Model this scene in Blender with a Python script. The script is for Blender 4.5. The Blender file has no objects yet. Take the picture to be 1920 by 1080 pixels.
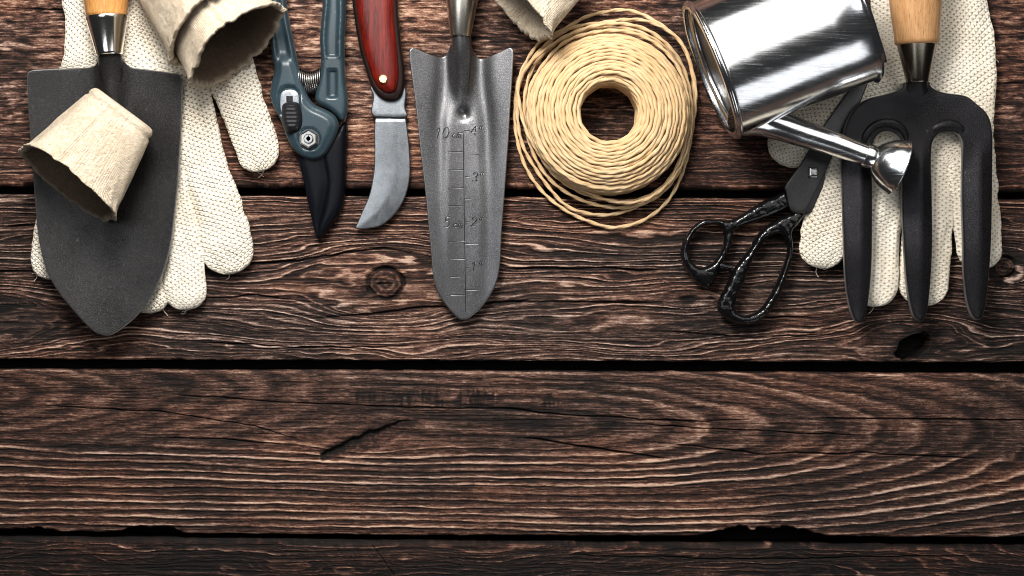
import bpy, math, random
import numpy as np
from mathutils import Vector
from mathutils.geometry import delaunay_2d_cdt

random.seed(7)
S = 0.0003            # metres per picture unit on the table top
D = 1.0 / S           # camera height in the same unit
sc = bpy.context.scene
COL = sc.collection

# ------------------------------------------------------------ camera, world, lamps
cam_d = bpy.data.cameras.new('camera')
cam = bpy.data.objects.new('camera', cam_d)
COL.objects.link(cam)
cam.location = (0, 0, 1.0)
cam_d.sensor_width = 36
cam_d.lens = 36 * 1.0 / (1920 * S)
cam_d.clip_start = 0.01
cam_d.clip_end = 50
sc.camera = cam

world = bpy.data.worlds.new("World")
sc.world = world
world.use_nodes = True
bg = world.node_tree.nodes['Background']
bg.inputs[0].default_value = (0.9, 0.95, 1.0, 1)
bg.inputs[1].default_value = 0.02

def area(name, loc, target, sx, sy, radiance, color=(1, 1, 1)):
    l = bpy.data.lights.new(name, 'AREA')
    l.shape = 'RECTANGLE'
    l.size = sx
    l.size_y = sy
    l.energy = radiance * math.pi * sx * sy
    l.color = color
    o = bpy.data.objects.new(name, l)
    COL.objects.link(o)
    o.location = loc
    d = Vector(target) - Vector(loc)
    o.rotation_euler = d.to_track_quat('-Z', 'Y').to_euler()
    return o

area('lamp_main', (-0.13, 0.42, 0.50), (0.0, 0.08, 0), 0.22, 0.22, 50.0, (1.0, 0.96, 0.91))
area('softbox_key', (0.18, 0.64, 0.74), (0.04, 0.12, 0), 1.5, 1.15, 1.5, (1.0, 0.985, 0.96))
area('softbox_side', (-0.47, 0.10, 1.02), (-0.22, 0.05, 0), 0.26, 0.50, 3.2, (0.92, 0.96, 1.0))
area('softbox_fill', (0.64, -0.95, 0.62), (0.15, 0.10, 0.05), 0.75, 0.75, 1.3, (0.95, 0.97, 1.0))

sc.view_settings.view_transform = 'Standard'
sc.view_settings.look = 'None'
sc.view_settings.exposure = 0
sc.view_settings.gamma = 1
sc.render.engine = 'CYCLES'
sc.cycles.pixel_filter_type = 'BLACKMAN_HARRIS'
sc.cycles.filter_width = 1.0

# ------------------------------------------------------------ noise
def _h(ix, iy, seed):
    a = (ix.astype(np.int64) * 374761393 + iy.astype(np.int64) * 668265263 + seed * 1442695041) & 0xffffffff
    a = ((a ^ (a >> 13)) * 1274126177) & 0xffffffff
    a = ((a ^ (a >> 16)) * 2246822519) & 0xffffffff
    return ((a ^ (a >> 15)) & 0xffffff) / float(0xffffff)

def vn(x, y, seed=0):
    x = np.asarray(x, float); y = np.asarray(y, float)
    x, y = np.broadcast_arrays(x, y)
    ix = np.floor(x); iy = np.floor(y)
    fx = x - ix; fy = y - iy
    fx = fx * fx * fx * (fx * (fx * 6 - 15) + 10); fy = fy * fy * fy * (fy * (fy * 6 - 15) + 10)
    a = _h(ix, iy, seed); b = _h(ix + 1, iy, seed)
    c = _h(ix, iy + 1, seed); d = _h(ix + 1, iy + 1, seed)
    return (a + (b - a) * fx) * (1 - fy) + (c + (d - c) * fx) * fy      # 0..1

def fbm(x, y, seed=0, oct=4):
    s = 0; a = 0.5; t = 0
    for k in range(oct):
        s = s + a * vn(x, y, seed + 17 * k); t += a
        x = np.asarray(x) * 2.03 + 5.1; y = np.asarray(y) * 2.03 + 3.7; a *= 0.5
    return s / t * 2 - 1                                              # -1..1

def sstep(a, b, x):
    t = np.clip((np.asarray(x, float) - a) / (b - a), 0, 1)
    return t * t * (3 - 2 * t)

# ------------------------------------------------------------ materials
class NT:
    def __init__(s, name):
        s.m = bpy.data.materials.new(name); s.m.use_nodes = True
        s.t = s.m.node_tree; s.b = s.t.nodes['Principled BSDF']
    def n(s, typ, **kw):
        nd = s.t.nodes.new(typ)
        for k, v in kw.items():
            if k in ('operation', 'attribute_name', 'data_type', 'blend_type', 'noise_dimensions', 'feature', 'wave_type', 'bands_direction', 'wave_profile'):
                setattr(nd, k, v)
            else:
                key = int(k[1:]) if k[0] == 'i' and k[1:].isdigit() else k.replace('_', ' ')
                s.put(nd.inputs[key], v)
        return nd
    def put(s, inp, v):
        if isinstance(v, bpy.types.NodeSocket): s.t.links.new(v, inp)
        elif isinstance(v, bpy.types.Node): s.t.links.new(v.outputs[0], inp)
        else: inp.default_value = v
    def math(s, op, a, b=0.0, c=None):
        nd = s.t.nodes.new('ShaderNodeMath'); nd.operation = op
        s.put(nd.inputs[0], a); s.put(nd.inputs[1], b)
        if c is not None: s.put(nd.inputs[2], c)
        return nd.outputs[0]
    def attr(s, name):
        nd = s.t.nodes.new('ShaderNodeAttribute'); nd.attribute_name = name; return nd
    def coord(s, scale=(1, 1, 1), which='Object', rot=(0, 0, 0)):
        tc = s.t.nodes.new('ShaderNodeTexCoord'); mp = s.t.nodes.new('ShaderNodeMapping')
        s.t.links.new(tc.outputs[which], mp.inputs[0]); mp.inputs['Scale'].default_value = scale
        mp.inputs['Rotation'].default_value = rot
        return mp.outputs[0]
    def noise(s, vec, scale, detail=4, rough=0.55):
        nd = s.t.nodes.new('ShaderNodeTexNoise'); s.t.links.new(vec, nd.inputs['Vector'])
        nd.inputs['Scale'].default_value = scale; nd.inputs['Detail'].default_value = detail
        nd.inputs['Roughness'].default_value = rough
        return nd.outputs[0]
    def ramp(s, fac, stops):
        nd = s.t.nodes.new('ShaderNodeValToRGB'); s.put(nd.inputs[0], fac)
        e = nd.color_ramp.elements
        while len(e) < len(stops): e.new(0.5)
        for el, (p, c) in zip(e, stops):
            el.position = p
            el.color = (c, c, c, 1) if isinstance(c, (int, float)) else (*c, 1)
        return nd.outputs[0]
    def mix(s, f, a, b, blend='MIX'):
        nd = s.t.nodes.new('ShaderNodeMixRGB'); nd.blend_type = blend
        s.put(nd.inputs[0], f)
        for k, v in ((1, a), (2, b)):
            if isinstance(v, tuple): v = (*v, 1)
            s.put(nd.inputs[k], v)
        return nd.outputs[0]
    def bump(s, h, strength, dist, normal=None):
        nd = s.t.nodes.new('ShaderNodeBump'); s.put(nd.inputs['Height'], h)
        nd.inputs['Strength'].default_value = strength; nd.inputs['Distance'].default_value = dist
        if normal is not None: s.put(nd.inputs['Normal'], normal)
        return nd.outputs[0]
    def set(s, **kw):
        for k, v in kw.items():
            k = k.replace('_', ' ')
            if isinstance(v, tuple) and len(v) == 3: v = (*v, 1)
            s.put(s.b.inputs[k], v)
        return s

def mat_planks():
    N = NT('weathered_wood')
    tone = N.attr('tone').outputs['Fac']; warm = N.attr('warm').outputs['Fac']
    fib = N.noise(N.coord((70, 1700, 90)), 1.0, 6, 0.75)
    fib2 = N.noise(N.coord((900, 2600, 900)), 1.0, 4, 0.7)
    t = N.math('ADD', tone, N.math('MULTIPLY', N.math('SUBTRACT', fib, 0.5), 0.85))
    t = N.math('ADD', t, N.math('MULTIPLY', N.math('SUBTRACT', fib2, 0.5), 1.0))
    grey = N.ramp(t, [(0.10, (0.0016, 0.0010, 0.0008)), (0.36, (0.016, 0.0088, 0.0066)), (0.56, (0.072, 0.040, 0.030)),
                      (0.76, (0.190, 0.125, 0.100)), (1.0, (0.50, 0.38, 0.32))])
    red = N.ramp(t, [(0.10, (0.0022, 0.001, 0.0007)), (0.36, (0.023, 0.0078, 0.0045)), (0.56, (0.098, 0.039, 0.024)),
                     (0.76, (0.23, 0.110, 0.066)), (1.0, (0.50, 0.32, 0.22))])
    c = N.mix(warm, grey, red)
    b = N.bump(fib, 0.8, 0.0008, N.bump(fib2, 0.6, 0.0004))
    N.set(Base_Color=c, Roughness=N.ramp(fib2, [(0.3, 0.50), (0.7, 0.72)]), Normal=b)
    N.b.inputs['Specular IOR Level'].default_value = 0.2
    return N.m

def mat_knit(name):
    N = NT(name)
    a = N.attr('guv'); sep = N.t.nodes.new('ShaderNodeSeparateXYZ'); N.t.links.new(a.outputs['Vector'], sep.inputs[0])
    wob = N.noise(N.coord((75, 75, 75)), 1.0, 3)
    wob2 = N.noise(N.coord((65, 85, 75), rot=(0.4, 0.3, 1.0)), 1.0, 3)
    u = N.math('ADD', sep.outputs[0], N.math('MULTIPLY', wob, 7.0))      # along, in picture units
    v = N.math('ADD', sep.outputs[1], N.math('MULTIPLY', wob2, 7.0))
    P = 2 * math.pi
    cu = N.math('COSINE', N.math('MULTIPLY', u, P / 9.6)); cv = N.math('COSINE', N.math('MULTIPLY', v, P / 14.2))
    hole = N.math('ADD', N.math('MULTIPLY', N.math('MULTIPLY', cu, cv), 0.5), 0.5)
    saw = N.math('ABSOLUTE', N.math('SUBTRACT', N.math('FRACT', N.math('DIVIDE', v, 7.1)), 0.5))
    leg = N.math('ADD', N.math('MULTIPLY', N.math('SINE', N.math('ADD', N.math('MULTIPLY', u, P / 4.8), N.math('MULTIPLY', saw, P))), 0.5), 0.5)
    hs = N.ramp(hole, [(0.72, 0.0), (1.0, 1.0)])
    fuzz = N.noise(N.coord((900, 900, 900)), 1.0, 4, 0.75)
    blot = N.noise(N.coord((35, 35, 35)), 1.0, 4)
    h = N.math('SUBTRACT', 1.0, hs)
    h = N.math('ADD', h, N.math('ADD', N.math('MULTIPLY', fuzz, 0.6), N.math('ADD', N.math('MULTIPLY', leg, 0.35), N.math('MULTIPLY', N.math('COSINE', N.math('MULTIPLY', v, P / 7.1)), 0.12))))
    base = N.mix(N.ramp(blot, [(0.35, 0.0), (0.7, 1.0)]), (0.93, 0.87, 0.75), (0.84, 0.75, 0.60))
    c = N.mix(N.math('MULTIPLY', N.math('MULTIPLY', hs, 0.8), N.ramp(blot, [(0.3, 0.6), (0.7, 1.0)])), base, (0.16, 0.115, 0.075))  # stitch holes coloured dark, their shade painted on top of the bump
    c = N.mix(N.ramp(fuzz, [(0.35, 0.25), (0.6, 0.0)]), c, (0.45, 0.38, 0.28))
    N.set(Base_Color=c, Roughness=0.95, Normal=N.bump(h, 1.0, 0.0011))
    N.b.inputs['Specular IOR Level'].default_value = 0.1
    return N.m

def mat_paper(name, dark=1.0):
    N = NT(name)
    a = N.attr('guv'); mp = N.t.nodes.new('ShaderNodeMapping'); N.t.links.new(a.outputs['Vector'], mp.inputs[0])
    mp.inputs['Scale'].default_value = (1, 1, 1)
    sep = N.t.nodes.new('ShaderNodeSeparateXYZ'); N.t.links.new(a.outputs['Vector'], sep.inputs[0])
    P = 2 * math.pi
    wv = N.math('SINE', N.math('MULTIPLY', sep.outputs[1], P / 4.2))
    wu = N.math('SINE', N.math('MULTIPLY', sep.outputs[0], P / 3.9))
    weave = N.math('MULTIPLY', N.math('ADD', wv, N.math('MULTIPLY', wu, 0.3)), 0.03)
    f1 = N.noise(N.coord((60, 60, 60)), 1.0, 6, 0.65)
    f2 = N.noise(N.coord((500, 500, 500)), 1.0, 5, 0.7)
    spots = N.ramp(N.noise(N.coord((420, 420, 420)), 1.0, 2), [(0.70, 0.0), (0.78, 1.0)])
    k = dark
    c = N.mix(N.ramp(f1, [(0.3, 0.0), (0.7, 1.0)]), (0.73 * k, 0.65 * k, 0.525 * k), (0.56 * k, 0.465 * k, 0.35 * k))
    c = N.mix(N.ramp(f2, [(0.4, 0.5), (0.62, 0.0)]), c, (0.42 * k, 0.31 * k, 0.20 * k))
    c = N.mix(N.math('MULTIPLY', spots, 0.6), c, (0.12, 0.08, 0.05))
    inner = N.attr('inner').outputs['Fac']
    c = N.mix(inner, c, N.mix(f2, (0.055, 0.038, 0.026), (0.19, 0.135, 0.092)))  # inner wall painted darker brown, the shade inside put into the colour
    h = N.math('ADD', N.math('MULTIPLY', f1, 1.0), N.math('ADD', N.math('MULTIPLY', f2, 0.5), weave))
    N.set(Base_Color=c, Roughness=0.95, Normal=N.bump(h, 1.0, 0.0026))
    N.b.inputs['Specular IOR Level'].default_value = 0.15
    return N.m

def mat_metal(name, col, rough=0.25, metallic=1.0, scratch=0.3, speck=0.0, bumpy=0.0, spec=0.5, coat=0.0, sc_=(900, 30, 900), var=0.25, bscale=400, rot=(0, 0, 0), spots=0, bare=0.0, scuff=0.0, dents=0.0):
    N = NT(name)
    n1 = N.noise(N.coord((30, 30, 30)), 1.0, 5, 0.6)
    n2 = N.noise(N.coord(sc_, rot=rot), 1.0, 4, 0.6)
    n3 = N.noise(N.coord((1800, 1800, 1800)), 1.0, 3, 0.7)
    c = N.mix(N.ramp(n1, [(0.3, 0.0), (0.7, 1.0)]), tuple(x * (1 + var) for x in col), tuple(x * (1 - var) for x in col))
    if speck: c = N.mix(N.ramp(n3, [(0.45, 0.0), (0.75, speck)]), c, tuple(min(1, x * 4 + 0.05) for x in col))
    if bare:
        e = N.math('MULTIPLY', N.attr('edge').outputs['Fac'], N.math('MULTIPLY', N.ramp(n1, [(0.35, 0.3), (0.6, 1.0)]), bare))
        c = N.mix(e, c, (0.42, 0.42, 0.41))
        metallic = N.math('MAXIMUM', metallic, e)
    if scuff:
        sf = N.math('MULTIPLY', N.ramp(N.noise(N.coord((420, 260, 420), rot=(0, 0, 0.7)), 1.0, 5, 0.75), [(0.66, 0.0), (0.72, 1.0)]), scuff)
        c = N.mix(sf, c, (0.35, 0.36, 0.36))
    r = N.math('ADD', rough, N.math('MULTIPLY', N.math('SUBTRACT', n1, 0.5), rough * 0.6))
    r = N.math('ADD', r, N.math('MULTIPLY', N.math('SUBTRACT', n2, 0.5), scratch * 0.5))
    h = N.math('ADD', N.math('MULTIPLY', n2, scratch), N.math('MULTIPLY', n3, speck + 0.05))
    nb = N.bump(h, 0.35, 0.0004)
    if name == 'galvanised_tin':      # fine rubbed scratches and duller patches
        sm = N.ramp(N.noise(N.coord((60, 900, 60), rot=rot), 1.0, 5, 0.75), [(0.50, 0.0), (0.66, 1.0)])
        pa = N.ramp(N.noise(N.coord((28, 28, 28)), 1.0, 5, 0.7), [(0.42, 0.0), (0.68, 1.0)])
        r = N.math('ADD', r, N.math('MULTIPLY', N.math('MULTIPLY', sm, pa), 0.22))
        c = N.mix(N.math('MULTIPLY', N.math('MULTIPLY', sm, pa), 0.5), c, (0.50, 0.52, 0.56))
    if dents: nb = N.bump(N.noise(N.coord((38, 38, 38)), 1.0, 2), 1.0, dents, nb)
    if bumpy: nb = N.bump(N.noise(N.coord((bscale,) * 3), 1.0, 3, 0.6), 1.0, bumpy, nb)
    N.set(Base_Color=c, Roughness=r, Metallic=metallic, Normal=nb)
    N.b.inputs['Specular IOR Level'].default_value = spec
    N.b.inputs['Coat Weight'].default_value = coat
    N.b.inputs['Coat Roughness'].default_value = 0.12
    if spots: N.put(N.b.inputs['Specular IOR Level'], N.ramp(N.noise(N.coord((620, 620, 620)), 1.0, 3, 0.7), [(0.46, 0.06), (0.62, 1.0)]))
    return N.m

def mat_handle(name, light, dark, rough=0.4, pores=0.5, sc_=(700, 18, 700), coat=0.2):
    N = NT(name)
    w = N.noise(N.coord(sc_), 1.0, 5, 0.65)
    w2 = N.noise(N.coord((sc_[0] * 3, sc_[1] * 3.3, sc_[2] * 3)), 1.0, 3, 0.6)
    b = N.noise(N.coord((45, 12, 45)), 1.0, 4)
    c = N.mix(N.ramp(w, [(0.32, 0.0), (0.68, 1.0)]), dark, light)
    c = N.mix(N.math('MULTIPLY', N.ramp(w2, [(0.60, 0.0), (0.70, 1.0)]), pores), c, tuple(x * 0.22 for x in dark))
    c = N.mix(N.ramp(b, [(0.35, 0.45), (0.6, 0.0)]), c, tuple(x * 0.5 for x in dark))
    N.set(Base_Color=c, Roughness=rough, Normal=N.bump(N.math('SUBTRACT', w, w2), 0.4, 0.0003))
    N.b.inputs['Specular IOR Level'].default_value = 0.2
    N.b.inputs['Coat Weight'].default_value = coat
    N.b.inputs['Coat Roughness'].default_value = 0.2
    return N.m

def mat_twine():
    N = NT('paper_twine')
    a = N.attr('guv'); mp = N.t.nodes.new('ShaderNodeMapping'); N.t.links.new(a.outputs['Vector'], mp.inputs[0])
    mp.inputs['Scale'].default_value = (0.03, 1.1, 1)
    f = N.noise(mp.outputs[0], 1.0, 4, 0.6)
    b = N.noise(N.coord((60, 60, 60)), 1.0, 3)
    c = N.mix(N.ramp(f, [(0.38, 0.0), (0.75, 1.0)]), (0.46, 0.28, 0.12), (0.84, 0.69, 0.47))
    c = N.mix(N.ramp(b, [(0.35, 0.6), (0.65, 0.0)]), c, (0.56, 0.36, 0.17))
    N.set(Base_Color=c, Roughness=0.62, Normal=N.bump(f, 0.5, 0.0005))
    N.b.inputs['Specular IOR Level'].default_value = 0.3
    return N.m

M = dict(
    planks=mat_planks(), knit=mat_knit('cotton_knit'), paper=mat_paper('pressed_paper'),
    black_steel=mat_metal('dark_coated_steel', (0.0195, 0.0188, 0.0188), 0.36, 0.6, 0.05, 0.5, spec=0.12, var=0.5, bare=0.8, scuff=0.35),
    fork_steel=mat_metal('black_forged_steel', (0.014, 0.0132, 0.0150), 0.36, 0.6, 0.05, 0.45, spec=0.10, var=0.5, bare=0.8, scuff=0.35),
    grey_steel=mat_metal('grey_brushed_steel', (0.088, 0.088, 0.092), 0.33, 0.9, 0.10, 0.5, var=0.4, bare=0.9),
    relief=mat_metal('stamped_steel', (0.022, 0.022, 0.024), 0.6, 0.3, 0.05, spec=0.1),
    relief_lit=mat_metal('stamped_steel_highlight', (0.30, 0.30, 0.31), 0.35, 0.9, 0.05),  # lighter steel for the painted highlight beside each mark
    chrome=mat_metal('chromed_ferrule', (0.85, 0.83, 0.79), 0.16, 1.0, 0.05, var=0.05),
    steel_dark=mat_metal('ferrule_steel', (0.16, 0.145, 0.12), 0.22, 1.0, 0.15, 0.2),
    steel_mid=mat_metal('ferrule_nickel', (0.50, 0.47, 0.42), 0.30, 1.0, 0.2, 0.1),
    tin=mat_metal('galvanised_tin', (0.86, 0.87, 0.88), 0.17, 1.0, 0.22, scuff=0.0, sc_=(45, 700, 45), dents=0.0004, var=0.05, rot=(0, 0, math.radians(-22))),
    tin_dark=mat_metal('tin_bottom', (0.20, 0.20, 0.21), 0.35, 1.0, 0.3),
    wire=mat_metal('black_wire', (0.02, 0.02, 0.022), 0.3, 0.3, 0.1),
    oak=mat_handle('oak_handle', (0.62, 0.31, 0.10), (0.40, 0.17, 0.045), coat=0.35),
    oak2=mat_handle('ash_handle', (0.62, 0.36, 0.17), (0.40, 0.20, 0.08), 0.5, 0.8, (600, 25, 600), 0.15),
    redwood=mat_handle('red_wood_scale', (0.18, 0.010, 0.004), (0.045, 0.003, 0.002), 0.40, 0.8, (520, 26, 520), 0.05),
    bolster=mat_metal('black_bolster', (0.012, 0.007, 0.006), 0.3, 0.1, 0.1, spec=0.2),
    brass=mat_metal('brass', (0.78, 0.56, 0.28), 0.35, 1.0, 0.1),
    knife=mat_metal('knife_steel', (0.145, 0.157, 0.172), 0.38, 0.9, 0.6, 0.2, sc_=(260, 110, 260), var=0.5, scuff=0.3),
    blue=mat_metal('blue_grey_enamel', (0.020, 0.036, 0.046), 0.30, 0.1, 0.05, 0.08, spec=0.30, var=0.2, scuff=0.35, bare=0.12),
    groove=mat_metal('recess_enamel', (0.014, 0.028, 0.038), 0.5, 0.1, 0.05),
    blade_black=mat_metal('black_blade', (0.003, 0.0035, 0.0055), 0.35, 0.0, 0.1, spec=0.09),
    rubber=mat_metal('black_rubber', (0.010, 0.010, 0.012), 0.5, 0.0, 0.05, spec=0.15),
    nut=mat_metal('bright_nut', (0.42, 0.42, 0.42), 0.25, 1.0, 0.1),
    spring=mat_metal('spring_steel', (0.24, 0.235, 0.225), 0.25, 1.0, 0.1),
    enamel=mat_metal('black_lumpy_enamel', (0.003, 0.003, 0.0035), 0.14, 0.0, 0.05, spec=0.42, bumpy=0.0005, bscale=240),
    shear=mat_metal('scissor_steel', (0.04, 0.04, 0.042), 0.32, 0.8, 0.3, 0.2),
    twine=mat_twine(),
)

# ------------------------------------------------------------ objects
def tag(o, label=None, cat=None, group=None, kind=None):
    if label: o['label'] = label
    if cat: o['category'] = cat
    if group: o['group'] = group
    if kind: o['kind'] = kind
    return o

def pt(x, y, z=0, zref=0):
    f = (D - zref) / D
    return Vector(((x - 960) * f * S, (540 - y) * f * S, z * S))

def thing(name, x, y, z, label, cat, group=None, zref=0):
    o = bpy.data.objects.new(name, None)
    o.empty_display_size = 0.02
    COL.objects.link(o)
    o.location = pt(x, y, z, zref)
    return tag(o, label, cat, group)

def link(name, verts, faces, mat, parent=None, attrs=None, smooth=True, merge=0):
    """verts in metres, world; the mesh origin goes to the parent's"""
    verts = np.asarray(verts, float)
    off = np.array(parent.location if parent is not None and parent.parent is None else (0, 0, 0), float)
    if parent is not None and parent.parent is not None:
        off = np.array(parent.parent.location, float) + np.array(parent.location, float)
    me = bpy.data.meshes.new(name)
    me.from_pydata((verts - off).tolist(), [], faces)
    for k, (typ, arr) in (attrs or {}).items():
        at = me.attributes.new(k, typ, 'POINT')
        at.data.foreach_set('vector' if typ == 'FLOAT_VECTOR' else 'value', np.asarray(arr, float).ravel())
    if merge:
        import bmesh
        bm = bmesh.new(); bm.from_mesh(me)
        bmesh.ops.remove_doubles(bm, verts=bm.verts, dist=merge)
        bmesh.ops.recalc_face_normals(bm, faces=bm.faces)
        bm.to_mesh(me); bm.free()
    if smooth: me.polygons.foreach_set('use_smooth', [True] * len(me.polygons))
    me.materials.append(mat)
    o = bpy.data.objects.new(name, me)
    COL.objects.link(o)
    if parent is not None: o.parent = parent
    return o

def crom(P, n, closed):
    P = np.asarray(P, float); m = len(P); out = []
    R = m if closed else m - 1
    for i in range(R):
        if closed: a, b, c, d = P[(i - 1) % m], P[i], P[(i + 1) % m], P[(i + 2) % m]
        else: a, b, c, d = P[max(i - 1, 0)], P[i], P[i + 1], P[min(i + 2, m - 1)]
        for k in range(n):
            t = k / n
            out.append(0.5 * (2 * b + (c - a) * t + (2 * a - 5 * b + 4 * c - d) * t * t + (3 * b - a - 3 * c + d) * t ** 3))
    if not closed: out.append(P[-1])
    return np.array(out)

def resample(P, ds, closed):
    Q = np.vstack([P, P[:1]]) if closed else P
    L = np.r_[0, np.cumsum(np.linalg.norm(np.diff(Q[:, :min(3, Q.shape[1])], axis=0), axis=1))]
    n = max(3, int(round(L[-1] / ds)))
    t = np.linspace(0, L[-1], n + 1)
    if closed: t = t[:-1]
    return np.stack([np.interp(t, L, Q[:, k]) for k in range(Q.shape[1])], 1)

def pdist(P, polys):
    """distance to the edges and inside test, even-odd"""
    best = np.full(len(P), 1e9); ins = np.zeros(len(P), bool)
    for Q in polys:
        A = Q; B = np.roll(Q, -1, 0)
        for a, b in zip(A, B):
            ab = b - a; L = ab @ ab
            t = np.clip(((P - a) @ ab) / max(L, 1e-9), 0, 1)
            dd = P - a - t[:, None] * ab
            best = np.minimum(best, np.hypot(dd[:, 0], dd[:, 1]))
            c = ((a[1] > P[:, 1]) != (b[1] > P[:, 1]))
            if c.any():
                xi = a[0] + (P[:, 1] - a[1]) * (b[0] - a[0]) / ((b[1] - a[1]) if b[1] != a[1] else 1e-9)
                ins ^= c & (P[:, 0] < xi)
    return best, ins

def puff(name, outer, mat, parent, zref, top, bot, holes=(), step=7, rings=(1, 2.5, 5), ds=4, raw=False, merge=True):
    """solid from an outline in picture units; top(x,y,d) and bot(x,y,d) give heights, d = distance to the outline"""
    polys = []
    for Q in [outer] + list(holes):
        Q = np.asarray(Q, float)
        if not raw: Q = crom(Q, 8, True)
        polys.append(resample(Q, ds, True))
    pts = []; edges = []
    for Q in polys:
        k = len(pts); n = len(Q)
        pts += [tuple(p) for p in Q]
        edges += [(k + i, k + (i + 1) % n) for i in range(n)]
    nb = len(pts)
    cand = []
    for Q in polys:
        T = np.roll(Q, -1, 0) - np.roll(Q, 1, 0)
        T /= np.linalg.norm(T, axis=1)[:, None] + 1e-9
        Nn = np.stack([-T[:, 1], T[:, 0]], 1)
        for r in rings:
            for sgn in (1, -1):
                C = Q + Nn * r * sgn
                d, ins = pdist(C, polys)
                cand.append(C[ins & (d > 0.93 * r)])
    mx = max(rings) if rings else 0
    A = polys[0]; x0, y0 = A.min(0); x1, y1 = A.max(0)
    gx, gy = np.meshgrid(np.arange(x0, x1, step), np.arange(y0, y1, step * 0.87))
    gx = gx + (np.arange(gx.shape[0])[:, None] % 2) * step * 0.5
    G = np.stack([gx.ravel(), gy.ravel()], 1)
    d, ins = pdist(G, polys)
    cand.append(G[ins & (d > mx + step * 0.45)])
    C = np.vstack(cand)
    allp = [Vector(p) for p in pts] + [Vector(p) for p in C]
    vo, eo, fo, ov, oe, of = delaunay_2d_cdt(allp, edges, [], 0, 0.05)
    V = np.array([(v.x, v.y) for v in vo])
    F = np.array([f for f in fo if len(f) == 3])
    cen = V[F].mean(1)
    _, ins = pdist(cen, polys)
    F = F[ins]
    d, _ = pdist(V, polys)
    d[d < 0.06] = 0
    a = V[F[:, 0]]; b = V[F[:, 1]]; c = V[F[:, 2]]
    cr = (b[:, 0] - a[:, 0]) * (c[:, 1] - a[:, 1]) - (b[:, 1] - a[:, 1]) * (c[:, 0] - a[:, 0])
    F[cr > 0] = F[cr > 0][:, ::-1]           # y runs down in the picture
    zt = top(V[:, 0], V[:, 1], d) + 0 * d; zb = bot(V[:, 0], V[:, 1], d) + 0 * d
    zt = np.maximum(zt, zb)
    n = len(V); f = (D - zref) / D
    X = (V[:, 0] - 960) * f * S; Y = (540 - V[:, 1]) * f * S
    verts = np.vstack([np.stack([X, Y, zt * S], 1), np.stack([X, Y, zb * S], 1)])
    faces = [tuple(t) for t in F.tolist()] + [(t[2] + n, t[1] + n, t[0] + n) for t in F.tolist()]
    cnt = {}
    for t in F.tolist():
        for i in range(3):
            e = (t[i], t[(i + 1) % 3]); cnt[e] = 1
    for (p, q) in cnt:
        if (q, p) not in cnt: faces.append((q, p, p + n, q + n))
    guv = np.stack([np.r_[V[:, 0], V[:, 0]], np.r_[V[:, 1], V[:, 1]], np.zeros(2 * n)], 1)
    ed = 1 - sstep(0.3, 1.7, np.r_[d, d])
    return link(name, verts, faces, mat, parent, {'guv': ('FLOAT_VECTOR', guv), 'edge': ('FLOAT', ed)}, merge=1e-6 if merge else 0)

def rnd(d, r, h):
    return h * np.sqrt(np.maximum(0, 1 - (1 - np.clip(d / r, 0, 1)) ** 2))

def slab(z0, h, r=4, hb=None):
    """rounded plate standing on z0"""
    return (lambda x, y, d: z0 + h / 2 + rnd(d, r, h / 2)), (lambda x, y, d: z0 + h / 2 - rnd(d, r, h / 2))

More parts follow.
